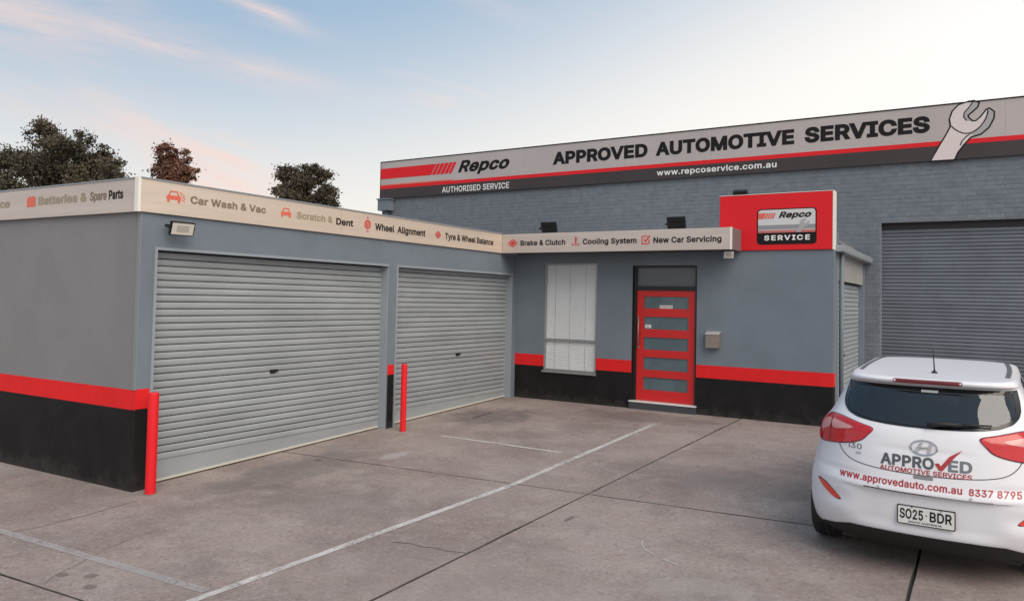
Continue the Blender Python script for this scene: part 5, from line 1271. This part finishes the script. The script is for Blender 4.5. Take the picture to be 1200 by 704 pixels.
# lamps
TL = spline([(0.358, 1.078), (0.45, 1.103), (0.62, 1.132), (0.76, 1.132), (0.88, 1.112), (0.965, 1.070), (0.99, 1.00), (0.985, 0.925), (0.90, 0.908), (0.72, 0.922), (0.56, 0.945), (0.45, 0.978), (0.395, 1.025)], 5, True)
cxl, czl = 0.68, 1.03
for s in (-1, 1):
    f = lambda o: (lambda a, b_: AS(o)(s * a, b_))
    base_ = cpart('tail_lamp', patch([(cxl + (a - cxl) * 1.018, czl + (b_ - czl) * 1.05) for a, b_ in TL], f(0.003), 0.03), M['seam_and_shade'], fix=False)
    cpart('red_lens', patch([(cxl + (a - cxl) * 0.99, czl + (b_ - czl) * 0.95) for a, b_ in TL], f(0.010), 0.03), M['lens'], base_, smooth=True, fix=False)
    # rim closing the raised lens
    k1 = [(cxl + (a - cxl) * 1.0, czl + (b_ - czl) * 1.0) for a, b_ in TL]; k2 = [(cxl + (a - cxl) * 0.99, czl + (b_ - czl) * 0.95) for a, b_ in TL]
    mb = MB(); n_ = len(TL); mb.v = [f(0.003)(*p) for p in k1] + [f(0.010)(*p) for p in k2]; mb.f = [(i, (i + 1) % n_, n_ + (i + 1) % n_, n_ + i) for i in range(n_)]
    cpart('lens_rim', mb, M['lens'], base_, fix=False)
    PL = spline([(0.50, 1.068), (0.66, 1.098), (0.72, 1.098), (0.72, 1.045), (0.66, 1.035)], 3, True)
    cpart('clear_lens', patch(PL, f(0.0125), 0.03), M['lenspale'], base_, smooth=True, fix=False)
    PL = spline([(0.75, 1.098), (0.86, 1.082), (0.93, 1.035), (0.90, 0.995), (0.76, 1.03)], 3, True)
    cpart('clear_lens', patch(PL, f(0.0125), 0.03), M['lenspale'], base_, smooth=True, fix=False)
    cpart('lens_seam', ribbon([(0.735, 1.128), (0.735, 0.932)], 0.006, f(0.0135)), M['seam_and_shade'], base_, fix=False)
    RF = spline([(0.595, 0.512), (0.64, 0.507), (0.70, 0.530), (0.80, 0.585), (0.845, 0.612), (0.80, 0.618), (0.72, 0.600), (0.65, 0.555)], 3, True)
    rf = cpart('fog_reflector', patch([(0.71 + (a - 0.71) * 1.07, 0.56 + (b_ - 0.56) * 1.12) for a, b_ in RF], f(0.002), 0.03), M['seam_and_shade'], fix=False)
    cpart('red_lens', patch(RF, f(0.005), 0.03), mat('orange_red_reflector', (0.72, 0.045, 0.03), 0.2, coat=1) if s < 0 else bpy.data.materials['orange_red_reflector'], rf, smooth=True, fix=False)
cpart('high_brake_lamp', patch(rrect(-0.235, 0.235, 1.430, 1.456, 0.012), RS(0.004), 0.03), M['lensdark'], smooth=True, fix=False)

# tailgate outline, panel gaps and a painted crease shade
TG = spline([(0.605, 1.135), (0.612, 1.04), (0.612, 0.97), (0.59, 0.90), (0.52, 0.838), (0.40, 0.808), (0.20, 0.792), (0.0, 0.788)], 6)
for s in (-1, 1): cpart('tailgate_gap', ribbon([(s * a, b_) for a, b_ in TG], 0.006, RS(0.0015)), M['seam_and_shade'], fix=False)
cpart('crease_shade_line', ribbon([(-0.405, 0.655), (0.0, 0.652), (0.435, 0.650)], 0.007, RS(0.0015)), M['seam_and_shade'], fix=False)  # shade of the bumper crease laid on as a dark line
cpart('tailgate_handle', patch(rrect(-0.065, 0.065, 0.760, 0.784, 0.010), RS(0.003), 0.03), mat('grey_handle_recess', (0.22, 0.22, 0.24), 0.4), fix=False)
for s in (-1, 1):
    cpart('parking_sensor', patch(ringpts(s * 0.30, 0.672 - 0.006, 0.011, 0.011, 12), RS(0.002)), mat('sensor_grey', (0.42, 0.42, 0.44), 0.4) if s < 0 else bpy.data.materials['sensor_grey'], fix=False)
# dark lower bumper
DB = [(-0.80, 0.192), (0.80, 0.192), (0.86, 0.225), (0.80, 0.262), (0.66, 0.290), (0.52, 0.330), (0.30, 0.338), (-0.30, 0.338), (-0.52, 0.330), (-0.66, 0.290), (-0.80, 0.262), (-0.86, 0.225)]
cpart('bumper_skirt', patch(DB, AS(0.005), 0.03), M['plastic'], smooth=True, fix=False)
# number plate
def plate():
    px0, px1, pz0, pz1 = -0.172, 0.206, 0.418, 0.556; yy = rear_y(0.017, 0.55) - 0.014
    F = lambda o: (lambda a, b_: (a, yy - o + (b_ - pz0) * 0.06, b_))
    def slab(P, o0, o1, m, nm, par):
        mb = MB(); n = len(P); mb.v = [F(o0)(*p) for p in P] + [F(o1)(*p) for p in P]
        mb.f = [tuple(range(n)), tuple(range(n, 2 * n))[::-1]] + [(i, (i + 1) % n, n + (i + 1) % n, n + i) for i in range(n)]
        return cpart(nm, mb, m, par)
    pt = slab(rrect(px0, px1, pz0, pz1, 0.010), -0.012, 0.0, M['ink'], 'number_plate', None)
    slab(rrect(px0 + 0.007, px1 - 0.007, pz0 + 0.007, pz1 - 0.007, 0.008), 0.0, 0.0015, mat('white_plate', (0.68, 0.68, 0.66), 0.35), 'plate_face', pt)
    cpart('plate_lettering', text('SO25', px0 + 0.018, px0 + 0.172, pz0 + 0.042, 0.072, F(0.003), 0.03), M['ink'], pt, fix=False)
    cpart('plate_lettering', text('BDR', px0 + 0.215, px1 - 0.022, pz0 + 0.042, 0.072, F(0.003), 0.03), M['ink'], pt, fix=False)
    cpart('plate_dot', poly(ringpts(px0 + 0.193, pz0 + 0.080, 0.005, 0.005, 10), F(0.003)), M['ink'], pt, fix=False)
    cpart('plate_lettering', text('SOUTH AUSTRALIA', px0 + 0.075, px1 - 0.085, pz0 + 0.016, 0.013, F(0.003), 0.03), M['ink'], pt, fix=False)
    for x in (-0.075, 0.115): cpart('screw', poly(ringpts(x, pz1 - 0.010, 0.006, 0.006, 10), F(0.004)), M['chrome'], pt, fix=False)
plate()
# lettering on the paint
CL = lambda s, a, b_, v, cap, m, bold, space=1.0, nm='lettering': cpart(nm, text(s, a, b_, v, cap, RS(0.0022), bold, space), m, fix=False)
CL('APPRO', -0.290, 0.068, 0.836, 0.082, M['inkgrey'], 0.045, 1.0)
CL('ED', 0.158, 0.308, 0.836, 0.082, mat('mid_grey_lettering', (0.15, 0.17, 0.19), 0.4), 0.045, 1.0)
cpart('tick', patch([(0.072, 0.882), (0.098, 0.888), (0.112, 0.868), (0.165, 0.940), (0.246, 0.992), (0.180, 0.915), (0.122, 0.835), (0.100, 0.838)], RS(0.0032), 0.03), M['redcar'], fix=False)
CL('AUTOMOTIVE SERVICES', -0.293, 0.306, 0.7945, 0.034, M['redcar'], 0.03, 1.0)
CL('www.approvedauto.com.au', -0.590, 0.247, 0.690, 0.052, M['redcar'], 0.03, 1.02)
CL('8337 8795', 0.288, 0.605, 0.688, 0.048, M['redcar'], 0.03, 1.02)
mb = MB(); ring(0.0, 0.982, 0.092, 0.056, 0.010, RS(0.008), mb, 36)
poly([(-0.060, 0.945), (-0.040, 0.945), (-0.004, 1.020), (-0.024, 1.020)], RS(0.008), mb); poly([(0.022, 0.945), (0.042, 0.945), (0.060, 1.020), (0.040, 1.020)], RS(0.008), mb); poly([(-0.035, 0.972), (0.035, 0.982), (0.040, 0.993), (-0.030, 0.985)], RS(0.008), mb)
em = cpart('emblem', mb, M['chrome'], fix=False)
CL('i30', -0.528, -0.428, 0.912, 0.040, M['silverband'], 0.01, 1.0, 'badge')
cpart('badge', poly(rrect(-0.470, -0.430, 0.878, 0.893, 0.004), RS(0.004)), M['chrome'], fix=False)
# antenna, roof strips
def roof_z(x, y):
    h_ = BV.ray_cast(Vector((x, y, 2)), Vector((0, 0, -1))); return h_[0].z if h_[0] else 1.4
az_ = roof_z(0.02, 0.74)
an = cpart('antenna_base', MB().tube([(0.02, 0.74, az_ - 0.004), (0.02, 0.745, az_ + 0.012), (0.02, 0.75, az_ + 0.022)], [0.026, 0.018, 0.008], 12), M['plastic'], smooth=True)
cpart('antenna_rod', MB().tube([(0.02, 0.75, az_ + 0.018), (0.012, 0.72, az_ + 0.20)], [0.0055, 0.0035], 8), M['plastic'], an, smooth=True)
for s in (-1, 1):
    mb = MB(); pts = [(s * (0.520 + 0.02 * math.sin(pi * k / 24) - 0.02 * k / 24), 0.72 + 1.3 * k / 24) for k in range(25)]
    for x, y in pts:
        for dx in (-0.017, 0.017): mb.v.append((x + dx, y, roof_z(x + dx, y) + 0.003))
    mb.f = [(2 * i, 2 * i + 1, 2 * i + 3, 2 * i + 2) for i in range(24)]
    cpart('roof_strip', mb, M['silverband'], fix=False)
# inside: seats, headrests, dashboard
def pillow(x, y, z, sx, sy, sz, tilt=0.0):
    bm = bmesh.new(); bmesh.ops.create_cube(bm, size=1.0)
    for v in bm.verts: v.co = Vector((v.co.x * sx, v.co.y * sy, v.co.z * sz))
    bmesh.ops.bevel(bm, geom=bm.edges[:], offset=min(sx, sy, sz) * 0.32, segments=3, affect='EDGES')
    R_ = Matrix.Rotation(tilt, 3, 'X')
    for v in bm.verts: v.co = R_ @ v.co + Vector((x, y, z))
    me = bpy.data.meshes.new('seat'); bm.to_mesh(me); bm.free(); me.materials.append(M['fabric']); me.polygons.foreach_set('use_smooth', [True] * len(me.polygons)); return me
st_ = cpart('rear_bench', pillow(0, 1.12, 0.90, 1.20, 0.16, 0.34, -0.2))
for x in (-0.38, 0.0, 0.38): cpart('headrest', pillow(x, 1.08, 1.135, 0.24, 0.09, 0.13, -0.15), parent=st_)
for x in (-0.36, 0.36):
    st_ = cpart('front_seat', pillow(x, 2.02, 0.95, 0.46, 0.15, 0.46, -0.25)); cpart('headrest', pillow(x, 1.95, 1.245, 0.26, 0.10, 0.16, -0.2), parent=st_)
cpart('dashboard', pillow(0, 2.80, 0.93, 1.30, 0.30, 0.22))
sw = MB(); ringp = [(0.36 + 0.18 * math.cos(2 * pi * k / 24), 2.52 - 0.06 * math.sin(2 * pi * k / 24), 0.98 + 0.17 * math.sin(2 * pi * k / 24)) for k in range(25)]; sw.tube(ringp, 0.014, 8); cpart('steering_wheel', sw, M['plastic'], smooth=True)
cpart('mirror', pillow(0, 2.30, 1.33, 0.22, 0.03, 0.06))
# wheels
def lathe(prof_, n, m, name):
    mb = MB(); k_ = len(prof_)
    for x, r in prof_: mb.v += [(x, r * math.cos(2 * pi * k / n), r * math.sin(2 * pi * k / n)) for k in range(n)]
    mb.f = [(i * n + k, i * n + (k + 1) % n, (i + 1) * n + (k + 1) % n, (i + 1) * n + k) for i in range(k_ - 1) for k in range(n)]
    return mb.mesh(name, m, True)
ty = lathe([(-0.100, 0.205), (-0.104, 0.240), (-0.102, 0.285), (-0.088, 0.306), (-0.05, 0.315), (-0.048, 0.309), (-0.042, 0.309), (-0.040, 0.315), (0.0, 0.3155), (0.002, 0.309), (0.008, 0.309), (0.010, 0.315), (0.05, 0.315), (0.088, 0.306), (0.102, 0.285), (0.104, 0.240), (0.100, 0.205)], 48, M['tyre'], 'tyre')
rm = MB(); n_ = 40
for x, r in ((-0.09, 0.205), (-0.08, 0.19), (0.06, 0.19), (0.085, 0.207), (0.075, 0.212)): rm.v += [(x, r * math.cos(2 * pi * k / n_), r * math.sin(2 * pi * k / n_)) for k in range(n_)]
rm.f = [(i * n_ + k, i * n_ + (k + 1) % n_, (i + 1) * n_ + (k + 1) % n_, (i + 1) * n_ + k) for i in range(4) for k in range(n_)]
for q in range(5):
    for da in (-0.13, 0.13):
        a = 2 * pi * q / 5 + 0.3; rm.tube([(0.068, 0.03 * math.cos(a), 0.03 * math.sin(a)), (0.070, 0.198 * math.cos(a + da), 0.198 * math.sin(a + da))], [0.022, 0.013], 6)
rm.tube([(0.05, 0, 0), (0.082, 0, 0)], [0.045, 0.03], 16)
rmm = rm.mesh('rim', M['rim'], True)
dk = lathe([(-0.02, 0.0), (-0.02, 0.15), (0.0, 0.15), (0.0, 0.0)], 24, M['seam_and_shade'], 'brake_disc')
for wy in WY:
    for s in (-1, 1):
        wl = bpy.data.objects.new('wheel', ty); link(wl, car); wl.location = (s * 0.785, wy, WR_); wl.rotation_euler = (0, 0, 0 if s > 0 else pi)
        for nm_, me in (('rim', rmm), ('brake_disc', dk)): link(bpy.data.objects.new(nm_, me), wl)
        ln = MB(); K = 20
        for x in (s * 0.60, s * 0.862):
            ln.v += [(x, wy + 0.358 * math.cos(-0.35 + (pi + 0.7) * k / K), WR_ + 0.358 * math.sin(-0.35 + (pi + 0.7) * k / K)) for k in range(K + 1)]
        ln.f = [(k, k + 1, K + 2 + k, K + 1 + k) for k in range(K)] + [tuple(range(K + 1))]
        cpart('wheel_arch_liner', ln, M['plastic'])
# underbody, exhaust, mirrors, doors
cpart('underbody', MB().box(-0.60, 0.60, 0.30, 4.0, 0.17, 0.192), M['plastic'])
def side_fn(s, o):
    def f(y, z):
        R_, W_, F_, D_, n_, Df = prof(z); a = 1.0
        if y < R_ + D_: q = 1 - (y - R_) / D_; a = max(0, 1 - q ** n_) ** (1 / n_)
        if y > F_ - Df: q = 1 - (F_ - y) / Df; a = max(0, 1 - q ** 2.6) ** (1 / 2.6)
        return (s * (W_ * a + o), y, z)
    return f
for s in (-1, 1):
    f = side_fn(s, 0.0015)
    for P in ([(1.80, 1.06), (1.80, 0.30)], [(2.86, 1.0), (2.92, 0.80), (2.92, 0.30)], [(1.02, 1.07), (1.12, 0.80), (1.30, 0.45), (1.36, 0.30)], [(1.36, 0.30), (2.92, 0.30)]): cpart('door_gap', ribbon(spline(P, 4), 0.006, f), M['seam_and_shade'], fix=False)
    for y in (1.30, 2.18):
        cpart('door_handle', pillow(s * (side_fn(s, 0)(y, 0.90)[0] * s + 0.018), y, 0.90, 0.03, 0.20, 0.028)).data.materials[0] = M['carpaint']
    cpart('sill_trim', ribbon([(1.2, 0.245), (2.95, 0.245)], 0.09, side_fn(s, 0.004), 0.05), M['plastic'], fix=False)
    mo = cpart('door_mirror', pillow(s * 0.90, 2.78, 1.02, 0.20, 0.12, 0.14)); mo.data.materials[0] = M['carpaint']
    cpart('mirror_glass', MB().box(s * 0.90 - 0.08, s * 0.90 + 0.08, 2.713, 2.719, 0.97, 1.07), M['frit'], mo)
    hl = patch(spline([(3.55, 0.80), (3.80, 0.79), (4.00, 0.72), (4.05, 0.66), (3.85, 0.68), (3.65, 0.74)], 3, True), side_fn(s, 0.004), 0.04)
    cpart('head_lamp', hl, M['lampglass'], smooth=True, fix=False)
